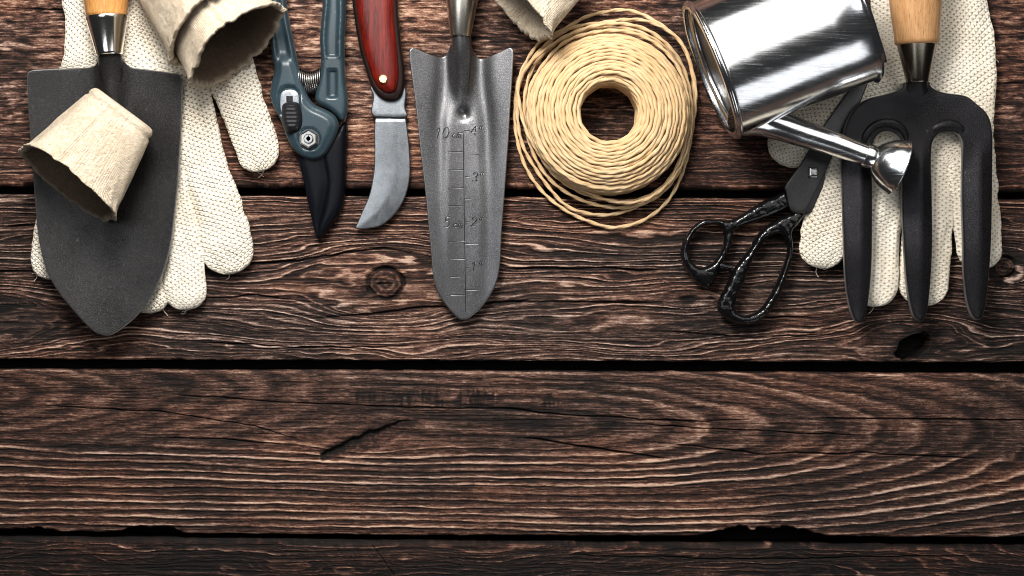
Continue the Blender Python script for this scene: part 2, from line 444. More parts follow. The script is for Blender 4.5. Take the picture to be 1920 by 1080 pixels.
def loft(name, pts, rads, mat, parent, zref, n=28, ex=2.0, ds=None, smooth=True, closed=False, caps=True, roll=0,
         wob=0, wobs=30, seed=1, twist=None, sm=True, up=(0, 0, 1), uscale=1, tip=None, build=True, axis=None, fold=0):
    """tube with elliptic sections; pts (x,y,z) in picture units, rads (side, up)"""
    f = (D - zref) / D
    P = np.asarray(pts, float)
    R = np.asarray([(r, r) if isinstance(r, (int, float)) else r for r in rads], float)
    if len(R) == 1: R = np.repeat(R, len(P), 0)
    Q = np.hstack([np.stack([(P[:, 0] - 960) * f, (540 - P[:, 1]) * f, P[:, 2]], 1), R])
    if smooth: Q = crom(Q, 8, closed)
    if ds: Q = resample(Q, ds, closed)
    C = Q[:, :3]; R = Q[:, 3:]
    if tip:                                 # rounded far end of the given length
        s = np.r_[0, np.cumsum(np.linalg.norm(np.diff(C, axis=0), axis=1))]
        e = np.clip((s[-1] - s) / tip, 0, 1)
        R = R * np.maximum(np.sqrt(1 - (1 - e) ** 2.2), 0.02)[:, None]
    m = len(C)
    T = (np.roll(C, -1, 0) - np.roll(C, 1, 0)) if closed else np.gradient(C, axis=0)
    if axis is not None: T = np.repeat((np.array([(axis[0]) * f, -axis[1] * f, axis[2]]))[None], m, 0)
    T /= np.linalg.norm(T, axis=1)[:, None] + 1e-12
    U = np.asarray(up, float)
    side = np.cross(T, U); ln = np.linalg.norm(side, axis=1)
    side[ln < 1e-3] = (1, 0, 0); side /= np.linalg.norm(side, axis=1)[:, None]
    upv = np.cross(side, T)
    ph = np.linspace(-math.pi / 2, 1.5 * math.pi, n + 1)
    L = np.r_[0, np.cumsum(np.linalg.norm(np.diff(C, axis=0), axis=1))]
    ca = np.cos(ph); sa = np.sin(ph)
    cx = np.sign(ca) * np.abs(ca) ** (2 / ex); sx = np.sign(sa) * np.abs(sa) ** (2 / ex)
    if twist:
        per, depth = twist[0], twist[1]
        tau = 2 * math.pi * L / per + (twist[2] if len(twist) > 2 else 0)
        lob = (1 - depth) + depth * np.abs(np.cos(ph[None, :] - tau[:, None]))
    else:
        lob = np.ones((m, n + 1))
    cr, sr = math.cos(roll), math.sin(roll)
    c2 = cx * cr - sx * sr; s2 = cx * sr + sx * cr
    V = C[:, None, :] + side[:, None, :] * (R[:, 0:1] * lob * c2)[:, :, None] + upv[:, None, :] * (R[:, 1:2] * lob * s2)[:, :, None]
    if wob:
        nn = fbm(V[:, :, 0] / wobs, V[:, :, 1] / wobs + V[:, :, 2] / wobs * 0.7, seed, 3)
        nn[:, -1] = nn[:, 0]
        out = V - C[:, None, :]; out /= np.linalg.norm(out, axis=2)[:, :, None] + 1e-9
        V = V + out * (nn * wob)[:, :, None]
    if fold:
        ff = fbm(L[:, None] / 85.0 + seed * 3.1, c2[None, :] * 2.4, seed + 50, 3) * (s2[None, :] > -0.2) * np.minimum(1, R[:, 1:2] / R[:, 1].max())
        V[:, :, 2] += fold * ff
    rm = np.maximum(R.max(), 1e-6)
    guv = np.zeros((m, n + 1, 3)); guv[:, :, 0] = L[:, None] * uscale
    per_r = (R[:, 0] + R[:, 1]) / 2
    if R[:, 0].max() > 2 * R[:, 1].max():
        guv[:, :, 1] = (R[:, 0].max() * 0.97) * (c2)[None, :]
    else:
        guv[:, :, 1] = rm * ph[None, :]
    idx = np.arange(m * (n + 1)).reshape(m, n + 1)
    faces = []
    rr = range(m if closed else m - 1)
    for i in rr:
        j = (i + 1) % m
        a = idx[i]; b = idx[j]
        faces += [(int(a[k]), int(a[k + 1]), int(b[k + 1]), int(b[k])) for k in range(n)]
    verts = V.reshape(-1, 3); guv = guv.reshape(-1, 3)
    if caps and not closed:
        for e in (0, m - 1):
            ci = len(verts)
            verts = np.vstack([verts, C[e][None]]); guv = np.vstack([guv, guv[idx[e][0]][None]])
            r = idx[e]
            if e == 0: faces += [(ci, int(r[k + 1]), int(r[k])) for k in range(n)]
            else: faces += [(ci, int(r[k]), int(r[k + 1])) for k in range(n)]
    data = (verts * S, faces, guv)
    if not build: return data
    return link(name, data[0], faces, mat, parent, {'guv': ('FLOAT_VECTOR', guv)}, smooth=sm)

def joined(name, datas, mat, parent):
    V = []; F = []; G = []; k = 0
    for v, f, g in datas:
        V.append(v); G.append(g); F += [tuple(i + k for i in t) for t in f]; k += len(v)
    return link(name, np.vstack(V), F, mat, parent, {'guv': ('FLOAT_VECTOR', np.vstack(G))})

def lathe(name, axis0, axis1, prof, mat, parent, zref, n=48, sm=True, caps=True, **kw):
    """prof: (t, radius) along the axis; sharp steps where two t's nearly agree"""
    a = np.array(axis0, float); b = np.array(axis1, float)
    pts = [a + (b - a) * t for t, r in prof]
    return loft(name, pts, [r for t, r in prof], mat, parent, zref, n=n, smooth=False, caps=caps, sm=sm, axis=b - a, **kw)

def edge_split(o, ang=35):
    m = o.modifiers.new('edges', 'EDGE_SPLIT'); m.split_angle = math.radians(ang)
    return o

# ------------------------------------------------------------ table of four boards
def yline(x, pts):
    return np.interp(x, [p[0] for p in pts], [p[1] for p in pts])

def knot_shift(X, Y, kx, ky, R, a):
    dx = (X - kx) / a; dy = Y - ky
    rho2 = dx * dx + dy * dy + R * R * 0.10
    return -dy * np.minimum(R * R / rho2, 1.0) * 0.96

def cracks(X, Y, lst):
    out = np.zeros_like(X)
    for pts, w, sd in lst:
        xs = [p[0] for p in pts]
        yc = yline(X, pts) + fbm(X / 60, X * 0 + sd, sd, 3) * 3
        e = sstep(xs[0], xs[0] + 0.15 * (xs[-1] - xs[0]) + 5, X) * (1 - sstep(xs[-1] - 0.2 * (xs[-1] - xs[0]) - 5, xs[-1], X))
        out = np.maximum(out, (0.55 + 0.4 * vn(X / 50, X * 0 + sd, sd + 1)) * e * np.exp(-((Y - yc) / (0.72 * w * (0.4 + 0.6 * e) + 0.01)) ** 2))
    return out

def ridges(f, seed, sharp=1.0, X=None, wsc=1.0):
    # growth rings: uneven spacing, thin proud late wood, worn valleys between
    p = f + 1.1 * vn(f / 3.1, f * 0 + 0.5, seed) + 0.5 * vn(f / 1.3, f * 0 + 0.5, seed + 1)
    k = np.floor(p); q = p - k
    XX = 0 if X is None else X / 170.0
    amp = 0.35 + 0.65 * _h(k, k * 0, seed + 5)
    amp = amp * (0.55 + 0.75 * vn(XX + k * 3.7, k * 1.7, seed + 2))
    w = wsc * (0.065 + 0.085 * _h(k, k * 0, seed + 6))
    prof = np.exp(-((q - 0.55) / np.where(q < 0.55, w * 1.9, w)) ** 2)
    base = 0.34 + 0.25 * (vn(f / 2.2, f * 0 + 9.5, seed + 3) - 0.5)
    return np.clip(base + amp * prof * 0.75 * sharp, 0, 1)

def plank_field(k, X, Y):
    """height (picture units), tone 0..1, warm 0..1"""
    w1 = fbm(X / 420, Y / 70, 11 + k, 3); w2 = fbm(X / 130, Y / 28, 31 + k, 3)
    w3 = fbm(X / 34, Y / 9, 51 + k, 3)
    fine = fbm(X / 110, (Y + 4 * w2) / 2.8, 71 + k, 3) * 1.25
    rough = fbm(X / 11, Y / 5, 91 + k, 4)
    blot = fbm(X / 190, Y / 60, 111 + k, 4)
    extra = 0; hole = np.zeros_like(X); cr = np.zeros_like(X)
    if k == 0:
        f = Y + 16 * w1 + 8 * w2 + 3.5 * w3
        low = sstep(200, 300, Y)
        r = ridges(f / 9.5, 201, 1.0, X=X) * 0.5 + ridges(f / 4.6, 202, 1.0, X=X) * 0.5
        curly = fbm(X / 22 + 2 * w2, Y / 5.0 + 2 * w2, 210, 4)
        r = r * (0.45 + 0.55 * low) + (curly * 0.78 + 0.5) * (1 - low) * 0.62
        tone = 0.425 + (r - 0.5) * 0.95 + 0.12 * blot + 0.20 * fine + 0.20 * fbm(X / 8.0, Y / 2.8, 207, 3) + 0.04 + 0.05 * sstep(300, 0, X)
        tone += 0.10 * np.exp(-((X - 700) / 230) ** 2) - 0.06 * sstep(1000, 1500, X)
        cr = cracks(X, Y, [([(1300, 160), (1500, 152), (1920, 156), (2200, 152)], 2.2, 3), ([(-100, 20), (60, 14), (150, 22)], 2.0, 4),
                           ([(560, 110), (680, 104), (790, 108)], 1.2, 5), ([(-60, 300), (120, 296)], 1.3, 6)])
        warm = 0.62 + 0.6 * blot + 0.2 * low
        hgt = 3.2 * (r - 0.5) + 1.0 * fine + 0.8 * rough * (1 - low)
    elif k == 1:
        f = Y + 20 * w1 + 7 * w2 + 1.3 * w3
        for (kx, ky, R, a) in ((720, 530, 62, 2.6), (1712, 655, 52, 2.0), (1884, 500, 34, 1.6), (1290, 560, 16, 3.0), (-60, 600, 50, 3)):
            f = f + knot_shift(X, Y, kx, ky, R, a)
        r = ridges(f / 9.6, 301, 1.5, X=X) * 0.55 + ridges(f / 5.2, 302, 1.2, X=X) * 0.45
        tone = 0.405 + (r - 0.5) * 1.15 + 0.14 * blot + 0.18 * fine + 0.22 * fbm(X / 12.0, Y / 2.8, 307, 3) + 0.05 * np.exp(-((X - 600) / 450) ** 2)
        tone += 0.10 * sstep(480, 640, Y) * np.exp(-((X - 1050) / 800) ** 2)
        for (kx, ky, rx, ry, dark) in ((722, 531, 31, 27, 0), (1884, 500, 19, 18, 0)):
            q = np.hypot((X - kx) / rx, (Y - ky) / ry) * (1 + 0.08 * fbm(X / 14, Y / 14, 330, 2))
            inside = 1 - sstep(0.92, 1.02, q)
            ring = np.exp(-((q - 1.06) / 0.12) ** 2) * (0.65 + 0.5 * fbm(X / 22, Y / 18, 331, 2))
            tk = 0.40 + 0.13 * np.sin(q * 17 + 1.5 * fbm(X / 9, Y / 9, 332, 3)) + 0.22 * fbm(X / 6, Y / 5, 333, 3)
            tone = tone * (1 - inside) + tk * inside - 0.65 * np.clip(ring, 0, 1)
            extra = extra - 9 * np.clip(ring, 0, 1) + inside * (-1)
        # smaller sound knot ring left and a knot hole at the lower right
        q = np.hypot((X - 640) / 12, (Y - 528) / 7)
        tone = tone - 0.35 * np.exp(-(q) ** 2)
        q = np.hypot((X - 1290) / 16, (Y - 560) / 7); tone = tone - 0.5 * np.exp(-q ** 2); extra = extra - 5 * np.exp(-q ** 2)
        q = np.hypot((X - 1712) / 33, (Y - 652 - 0.35 * (1712 - X)) / 23) * (1 + 0.25 * fbm(X / 22, Y / 22, 340, 3))
        hole = 1 - sstep(0.75, 1.1, q)
        tone = tone - 0.25 * np.exp(-((q - 1.2) / 0.5) ** 2)
        cr = cracks(X, Y, [([(430, 492), (560, 490), (650, 474), (720, 466), (800, 478), (850, 492)], 2.6, 7),
                           ([(-50, 508), (60, 508), (110, 508)], 2.4, 8), ([(540, 598), (700, 588), (820, 575), (960, 566), (1290, 566)], 2.2, 9),
                           ([(930, 506), (1100, 503), (1280, 506)], 1.8, 10), ([(0, 425), (120, 420)], 1.4, 11),
                           ([(360, 560), (480, 554), (600, 566)], 1.5, 12), ([(1330, 600), (1480, 594), (1560, 600)], 1.4, 13),
                           ([(700, 531), (745, 529)], 1.6, 14), ([(330, 640), (560, 652), (800, 648)], 1.4, 15),
                           ([(1190, 620), (1420, 632), (1640, 622)], 1.4, 16)])
        warm = 0.22 + 0.7 * blot
        warm = warm + 0.45 * sstep(480, 400, Y) * sstep(350, 500, X)
        hgt = 5.6 * (r - 0.5) + 1.2 * fine
    elif k == 2:
        yc = 785 + 25 * sstep(600, 1700, X) + 6 * w1
        dy = Y - yc
        A = 20.0 + (6.0 - 20.0) * sstep(930, 1050, X)
        f = np.sqrt(((X - 990) / A) ** 2 + dy ** 2 + 60) + 5 * w1 + 3.5 * w2 + 1.4 * w3
        f = f + knot_shift(X, Y, 690, 815, 34, 3.0) * np.sign(dy) * 0.6
        f2 = np.sqrt(((X + 330) / 7.0) ** 2 + (Y - 745) ** 2) + 8 * w1 + 5 * w2
        lower = sstep(15, 75, dy + 14 * w2)
        def ring(f, per, seed, w, tail):
            p = f / per + 0.6 * vn(f / (per * 2.7), f * 0 + 0.5, seed); k = np.floor(p); q = p - k
            amp = (0.45 + 0.55 * _h(k, k * 0, seed + 1)) * (0.55 + 0.7 * vn(X / 150 + k * 3.7, k * 1.7 + Y / 300, seed + 2))
            ww = w * (0.7 + 0.7 * _h(k, k * 0, seed + 3))
            return amp * np.exp(-((q - 0.6) / np.where(q < 0.6, ww * tail, ww)) ** 2), np.exp(-((q - 0.8) / 0.16) ** 2)
        ln, dk = ring(f, 14.0, 451, 0.10, 1.9)
        wl, wk = ring(f, 17.0, 461, 0.17, 2.2)
        w4, wk4 = ring(f2, 13.0, 471, 0.2, 2.0)
        lf = sstep(800, 500, X)
        wl = wl * (1 - lf) + w4 * lf * 0.8; wk = wk * (1 - lf) + wk4 * lf
        spk = fbm(X / 10.0, Y / 2.3, 407, 3)
        valley = sstep(-0.1, 0.5, fbm(X / 22, Y / 5, 408, 3))
        r = 0.5 + lower * (0.62 * ln - 0.16 * dk * (0.5 + valley)) + (1 - lower) * (0.30 * wl - 0.10 * wk) + 0.12 * (ridges(f / 4.4, 402, 1.0, X=X) - 0.4)
        tone = 0.355 + (r - 0.5) * 1.3 + 0.12 * blot + 0.15 * fine + 0.22 * spk - 0.05 * sstep(700, 0, X)  # low base tone carries part of the light falloff toward the bottom
        bars = vn(X / 3.4, Y / 26, 420) * np.exp(-((Y - 738 - 0.03 * (X - 500)) / 24) ** 2) * sstep(500, 620, X) * (1 - sstep(1000, 1150, X))
        tone = tone - 0.30 * sstep(0.35, 0.8, bars * 1.2) * sstep(0.35, 0.7, vn(X / 40, Y / 14, 421))
        # scooped scar
        s = (X - 600) / 150.0
        yc2 = 848 - 62 * np.clip(s, 0, 1) + 5 * fbm(X / 16, X * 0 + 3, 430, 3)
        wd = 6 + 38 * np.sin(math.pi * np.clip(s * 0.62 + 0.12, 0, 1)) ** 1.2
        fade = sstep(1.18, 0.85, s) * sstep(-0.03, 0.05, s)
        dpt = fade * np.clip(1 - (Y - yc2) / wd, 0, 1) * sstep(-1, 2, Y - yc2)
        edge = fade * np.exp(-((Y - yc2 - 4) / (9 - 4 * np.clip(s, 0, 1))) ** 2)
        cr0 = np.exp(-((Y - yc2 - wd * 0.95) / 4) ** 2) * fade
        extra = extra - 9 * np.clip(dpt, 0, 1)
        mk = 0.75 * sstep(0.03, 0.5, dpt)
        tone = tone * (1 - mk) + mk * (0.42 + 0.3 * fbm(X / 4.5, Y / 3.5, 441, 3) + 0.08 * blot - 0.10 * np.clip(1 - s, 0, 1))
        r = r * (1 - mk) + 0.5 * mk
        edge = edge * np.clip(0.55 + 0.8 * fbm(X / 7, Y / 6, 445, 3) + 0.3 * (1 - s), 0, 1)
        tone = tone - 0.6 * edge - 0.04 * sstep(0, 0.3, dpt) + 0.2 * cr0 + 0.18 * rough * (dpt > 0.02) - 0.2 * np.clip(dpt, 0, 1) * sstep(0.5, 0.0, s)
        cr = cracks(X, Y, [([(240, 735), (460, 750), (700, 762), (960, 768), (1100, 780), (1300, 790), (1500, 784)], 1.7, 21),
                           ([(540, 832), (420, 824), (300, 822)][::-1], 1.2, 22), ([(960, 818), (1100, 838), (1280, 866)], 2.0, 23),
                           ([(1180, 796), (1400, 808), (1640, 818)], 1.5, 24), ([(1180, 822), (1420, 850), (1620, 850), (1920, 862)], 1.3, 25),
                           ([(60, 760), (300, 772), (480, 800), (600, 838)], 1.1, 26), ([(1500, 784), (1800, 786), (2000, 790)], 1.4, 27)])
        warm = 0.42 + 0.5 * blot + 0.1 * lower
        hgt = 4.2 * (r - 0.5) + 1.3 * fine + 0.5 * rough
    else:
        f = Y + 30 * w1 + 14 * w2 + 3 * w3 + 14 * np.sin(X / 170.0)
        r = ridges(f / 9.0, 501, 1.0, X=X) * 0.6 + ridges(f / 4.1, 502, 1.0, X=X) * 0.4
        tone = 0.27 + (r - 0.5) * 0.95 + 0.12 * fbm(X / 7, Y / 3, 507, 3) + 0.16 * blot + 0.22 * fine + 0.08 * rough  # darkest board, light falloff at the bottom edge painted into its tone
        cr = cracks(X, Y, [([(690, 1012), (712, 1040), (740, 1080), (760, 1100)], 1.4, 31), ([(1000, 1040), (1400, 1048), (1900, 1040)], 1.2, 32)])
        warm = 0.45 + 0.5 * blot
        hgt = 3.0 * (r - 0.5) + 1.2 * fine + 0.7 * rough
    tone = tone - 0.75 * cr; hgt = hgt - 7 * cr + extra
    tone = tone - 0.4 * hole; hgt = hgt - 42 * hole
    return hgt, np.clip(tone, 0, 1), np.clip(warm, 0, 1)

def axis_pts(lo, hi, a, b, fine, coarse):
    L = list(np.arange(a, b, fine)); x = a
    l = []
    while x > lo: x -= coarse; l.append(x)
    L = l[::-1] + L; x = L[-1]
    while x < hi: x += coarse; L.append(x)
    return np.array(L)

table = bpy.data.objects.new('tabletop', None)
COL.objects.link(table)
table['kind'] = 'structure'

edges_def = [  # upper edge, lower edge of each board
    ([(-600, -520), (2500, -520)], [(-600, 350), (0, 350), (960, 354), (1920, 360), (2500, 362)]),
    ([(-600, 362), (0, 364), (960, 369), (1920, 373), (2500, 375)], [(-600, 673), (0, 674), (960, 677), (1920, 680), (2500, 682)]),
    ([(-600, 691), (0, 691), (960, 695), (1920, 700), (2500, 702)], [(-600, 998), (0, 999), (400, 1001), (960, 1005), (1920, 1008), (2500, 1010)]),
    ([(-600, 1006), (0, 1007), (400, 1010), (960, 1016), (1920, 1024), (2500, 1026)], [(-600, 1500), (2500, 1500)])]
XS = axis_pts(-420, 2340, -30, 1950, 2.3, 12)
for k, (e0, e1) in enumerate(edges_def):
    up = yline(XS, e0) + fbm(XS / 35, XS * 0 + k, 600 + k, 4) * 1.6
    lo = yline(XS, e1) + fbm(XS / 30, XS * 0 + k, 620 + k, 4) * 1.6
    if k == 2:
        chip = lambda c, w, h: h * np.exp(-np.abs((XS - c) / w) ** 4)
        jag = 1 + 0.35 * fbm(XS / 14, XS * 0, 640, 3)
        lo = lo - (chip(1425, 105, 12) + chip(1500, 38, 5) + chip(1400, 50, 4)) * jag - (chip(285, 48, 10) + chip(40, 60, 7) + chip(180, 130, 3)) * jag
    if k == 0: span = axis_pts(-520, 352, -12, 349, 1.15, 9)
    elif k == 3: span = axis_pts(1012, 1500, 1013, 1090, 1.15, 9)
    else: span = axis_pts(e0[2][1], e1[2][1], e0[2][1], e1[2][1], 1.15, 1.15)
    tt = (span - span[0]) / (span[-1] - span[0])
    Y = up[None, :] + tt[:, None] * (lo - up)[None, :]
    X = np.broadcast_to(XS[None, :], Y.shape).copy()
    hgt, tone, warm = plank_field(k, X, Y)
    du = Y - up[None, :]; dl = lo[None, :] - Y
    for dd in (du, dl):
        e = np.clip(1 - dd / 5.0, 0, 1)
        hgt = hgt - 5.0 * e * e
        tone = tone + 0.14 * np.exp(-((dd - 4) / 3.0) ** 2) - 0.25 * np.clip(1 - dd / 2.5, 0, 1)
    hgt = hgt - 3.0
    depth = -75.0
    def side(row):
        return X[row][None], Y[row][None], np.full((1, len(XS)), depth), tone[row][None] * 0.12, warm[row][None]  # side faces painted darker, shade of the gaps put into the tone
    a = side(0); b = side(-1)
    X2 = np.vstack([a[0], X, b[0]]); Y2 = np.vstack([a[1], Y, b[1]]); Z2 = np.vstack([a[2], hgt, b[2]])
    T2 = np.clip(np.vstack([a[3], tone, b[3]]), 0, 1); W2 = np.vstack([a[4], warm, b[4]])
    m, n = X2.shape
    V = np.stack([(X2 - 960) * S, (540 - Y2) * S, Z2 * S], 2).reshape(-1, 3).astype(np.float32)
    i = np.arange((m - 1) * n).reshape(m - 1, n)[:, :-1]
    F = np.stack([i, i + n, i + n + 1, i + 1], 2).reshape(-1, 4)
    me = bpy.data.meshes.new('plank')
    me.vertices.add(len(V)); me.vertices.foreach_set('co', V.ravel())
    me.loops.add(F.size); me.loops.foreach_set('vertex_index', F.ravel().astype(np.int32))
    me.polygons.add(len(F)); me.polygons.foreach_set('loop_start', (np.arange(len(F)) * 4).astype(np.int32))
    me.update(calc_edges=True)
    for nm, arr in (('tone', T2), ('warm', W2)):
        at = me.attributes.new(nm, 'FLOAT', 'POINT'); at.data.foreach_set('value', arr.ravel().astype(np.float32))
    me.polygons.foreach_set('use_smooth', np.ones(len(F), bool))
    me.materials.append(M['planks'])
    o = bpy.data.objects.new('plank', me); COL.objects.link(o); o.parent = table
bk = link('dark_backing', [((x - 960) * S, (540 - y) * S, z * S) for z in (-95, -78) for x, y in ((-420, 1500), (2340, 1500), (2340, -520), (-420, -520))],
          [(4, 5, 6, 7), (3, 2, 1, 0), (0, 1, 5, 4), (1, 2, 6, 5), (2, 3, 7, 6), (3, 0, 4, 7)], M['planks'], table, smooth=False)  # added black sheet under the boards, stands for the shade in the gaps

# ------------------------------------------------------------ cotton gloves
def glove(root, zref, palm, fingers, thumb, cuff):
    def part(name, pts, hw, z, rh, tip=26, seed=1):
        n = len(pts)
        P = [(x, y, z if isinstance(z, (int, float)) else z[i]) for i, (x, y) in enumerate(pts)]
        W = hw if isinstance(hw, (list, tuple)) else [hw] * n
        R = [(w, rh * 0.92) for w in W]
        return loft(name, P, R, M['knit'], root, zref, n=56, ex=2.1, ds=3.0, tip=tip, wob=3.4, wobs=26, seed=seed, fold=12 if name == 'palm' else 6.5)
    tipf = lambda w: w[-1] * 0.95
    part('palm', palm[0], palm[1], palm[2], palm[3], tip=70, seed=3)
    for i, (pts, hw, z, rh) in enumerate(fingers):
        part('finger', pts, hw, z, rh, tip=tipf(hw), seed=10 + i)
    part('thumb', thumb[0], thumb[1], thumb[2], thumb[3], tip=tipf(thumb[1]), seed=30)
    loft('cuff', [(x, y, cuff[2]) for x, y in cuff[0]], [(w, cuff[3]) for w in cuff[1]], M['knit'], root, zref, n=56, ex=2.3, ds=3, wob=2, wobs=20)

g1 = thing('cotton_glove', 235, 150, 0, 'cream knitted cotton glove lying fingers down under the wide black trowel and paper pots', 'glove', 'pair of cream cotton work gloves', 16)
glove(g1, 16,
      ([(225, -330), (225, -150), (222, -20), (226, 50), (240, 120), (240, 200), (238, 290)], [105, 106, 106, 102, 130, 140, 120], 18, 17),
      [([(335, 110), (356, 210), (380, 310), (414, 410), (437, 514)], [48, 47, 45, 48, 47], 19, 17),
       ([(292, 140), (308, 280), (320, 400), (341, 480), (350, 582)], [46, 44, 42, 42, 40], 16, 16),
       ([(230, 160), (252, 320), (270, 460), (284, 588)], [46, 42, 40, 38], 14, 14),
       ([(170, 160), (140, 300), (104, 430), (90, 524)], [46, 42, 38, 37], 14, 14)],
      ([(385, 20), (420, 100), (447, 180), (474, 250), (492, 322)], [50, 50, 44, 41, 40], 18, 17),
      ([(225, -480), (225, -400), (225, -322)], [96, 100, 104], 18, 16))
# seam fold of cloth near the wrist of the left glove
g2 = thing('cotton_glove', 1740, 150, 0, 'cream knitted cotton glove lying fingers down under the black fork and tin watering can', 'glove', 'pair of cream cotton work gloves', 16)
glove(g2, 16,
      ([(1735, -330), (1735, -150), (1740, -20), (1746, 60), (1742, 140), (1728, 230), (1724, 320)], [104, 104, 106, 116, 126, 132, 120], 18, 17),
      [([(1650, 150), (1612, 260), (1574, 360), (1548, 430), (1538, 504)], [52, 50, 46, 45, 44], 19, 17),
       ([(1680, 200), (1655, 340), (1641, 460), (1637, 576)], [48, 47, 46, 45], 16, 16),
       ([(1742, 200), (1741, 340), (1737, 460), (1727, 574)], [46, 47, 48, 46], 15, 15),
       ([(1806, 180), (1818, 300), (1831, 400), (1838, 507)], [50, 47, 44, 43], 15, 15)],
      ([(1640, 40), (1580, 140), (1520, 215), (1462, 308)], [60, 54, 47, 42], 17, 16),
      ([(1735, -480), (1735, -400), (1735, -322)], [96, 100, 104], 18, 16))

def threads(root, spots, seed):
    rg = random.Random(seed); out = []
    for (x, y) in spots:
        a = rg.uniform(0.2, 2.9); p = [(x, y, 12)]
        for k in range(5):
            a += rg.uniform(-0.7, 0.7); q = p[-1]
            p.append((q[0] + 4.2 * math.cos(a), q[1] + 4.2 * math.sin(a), max(1.5, q[2] - 2.5 + rg.uniform(-1, 1))))
        loft('loose_thread', p, [0.8], M['knit'], root, 16, n=6, ds=1.5)
threads(g1, [(478, 316), (495, 317), (432, 508), (356, 576), (346, 575), (66, 510), (76, 516), (300, 575), (120, 100), (111, 125)], 3)
threads(g2, [(1532, 500), (1541, 499), (1640, 570), (1722, 568), (1840, 500), (1463, 304), (1863, 100), (1855, 60)], 8)

# ------------------------------------------------------------ wide trowel
Z1 = 46
t1 = thing('garden_trowel', 200, 380, Z1 - 10, 'wide dark trowel with square shoulders and oak handle, paper pot lying on its blade', 'trowel', None, Z1)
blade1 = [(57, 141), (63, 135), (74, 132.5), (125, 129.5), (165, 127.5), (180, 124), (188, 114), (200, 108), (224, 108), (234, 114), (243, 124), (255, 128), (300, 134),
          (334, 140), (343, 145), (346, 155), (344, 200), (341, 260), (336, 330), (330, 392), (321, 462), (302, 524), (268, 582), (234, 614), (216, 626), (205, 629.5), (193, 627.5),
          (178, 621), (150, 594), (112, 548), (88, 502), (75, 448), (69, 393), (64, 318), (59, 240), (56, 170)]
def b1z(x, y):
    cx = 208.0
    u = (x - cx) / 145.0
    w = np.exp(-np.abs((x - 212) / (22 - 6 * sstep(120, 330, y))) ** 2.6) * (1 - sstep(190, 330, y)) * 17
    flare = np.exp(-((x - 212) / 40.0) ** 2) * (1 - sstep(110, 190, y)) * 6
    return Z1 + 15 * np.abs(u) ** 2.2 + 15 * ((y - 350) / 270.0) ** 2 - 6 + w + flare
puff('blade', blade1, M['black_steel'], t1, Z1,
     lambda x, y, d: b1z(x, y) + rnd(d, 2, 2), lambda x, y, d: b1z(x, y) - rnd(d, 2, 3), step=7, ds=4, rings=(1, 2.2, 5))
loft('shank', [(211, 90, 70), (211, 112, 66), (212, 135, 60), (212, 165, 54), (212, 195, 47)], [(21, 20), (22, 18), (22, 15), (18, 10), (10, 4)], M['black_steel'], t1, Z1, ds=4)
edge_split(lathe('ferrule', (206, 34, 72), (211, 107, 72), [(0, 0.1), (0.0, 36.5), (0.02, 38), (0.08, 38.3), (0.12, 37.2), (0.93, 24.5), (0.97, 24.6), (1.0, 23), (1.0, 0.1)], M['chrome'], t1, Z1), 40)
loft('handle', [(200, -360, 74), (201, -345, 74), (202, -300, 74), (203, -180, 74), (204, -60, 74), (205, -20, 74), (206, 36, 73)], [(8, 8), (34, 34), (46, 46), (50, 50), (48, 48), (44, 44), (36.5, 36.5)], M['oak'], t1, Z1, n=48, ds=6)

# ------------------------------------------------------------ narrow measuring trowel
Z2 = 22
t2 = thing('garden_trowel', 868, 330, Z2 - 12, 'narrow grey steel trowel stamped with a centimetre and inch scale down its blade', 'trowel', None, Z2)
blade2 = [(768, 101), (770, 94), (777, 91), (796, 99), (818, 106), (830, 106), (839, 98), (845, 84), (856, 78), (872, 78), (882, 84), (889, 98), (898, 108), (908, 109), (931, 101),
          (951, 92), (958, 91), (963, 98), (961, 140), (957, 200), (953, 270), (948, 340), (941, 430), (937, 500), (928, 537), (908, 570), (886, 592), (871, 600), (855, 594),
          (826, 558), (813, 523), (808, 470), (799, 375), (788, 278), (780, 200), (772, 140)]
def b2z(x, y):
    cx = 866 + (y - 100) * 0.012
    u = (x - cx) / 92.0
    tube = np.exp(-np.abs((x - cx) / (19 - 8 * sstep(90, 230, y))) ** 2.4) * (1 - sstep(120, 225, y)) * 15
    side = np.exp(-((np.abs(x - cx) - 34 - 8 * sstep(120, 250, y)) / 17.0) ** 2) * (1 - 0.75 * sstep(180, 420, y)) * -7
    dim = -7 * np.exp(-(((x - 870) / 9) ** 2 + ((y - 214) / 9) ** 2))
    fold = 3.5 * np.exp(-((np.abs(x - cx) - 30) / 12.0) ** 2) * sstep(150, 260, y) * (1 - sstep(380, 560, y))
    return Z2 + 13 * np.abs(u) ** 1.9 - 2 + tube + side + dim + fold
puff('blade', blade2, M['grey_steel'], t2, Z2, lambda x, y, d: b2z(x, y) + rnd(d, 2, 2), lambda x, y, d: b2z(x, y) - rnd(d, 2, 3), step=4.5, ds=3.5, rings=(1, 2.2, 4))
loft('shank', [(866, 52, 42), (866, 75, 40), (867, 100, 37), (868, 130, 31), (869, 170, 24), (870, 205, 16)], [(18, 17), (18, 16), (17, 13), (14, 9), (10, 6), (4, 2)], M['grey_steel'], t2, Z2, ds=4)
edge_split(lathe('ferrule', (867, -4, 46), (864, 71, 44), [(0, 0.1), (0, 30), (0.04, 31), (0.10, 31), (0.12, 29), (0.16, 29), (0.95, 19.8), (1.0, 18.5), (1, 0.1)], M['steel_mid'], t2, Z2), 40)
loft('handle', [(870, -360, 50), (870, -345, 50), (869, -250, 50), (868, -80, 48), (867, -3, 46)], [(8, 8), (30, 30), (44, 44), (38, 38), (29, 29)], M['oak'], t2, Z2, n=40, ds=6)
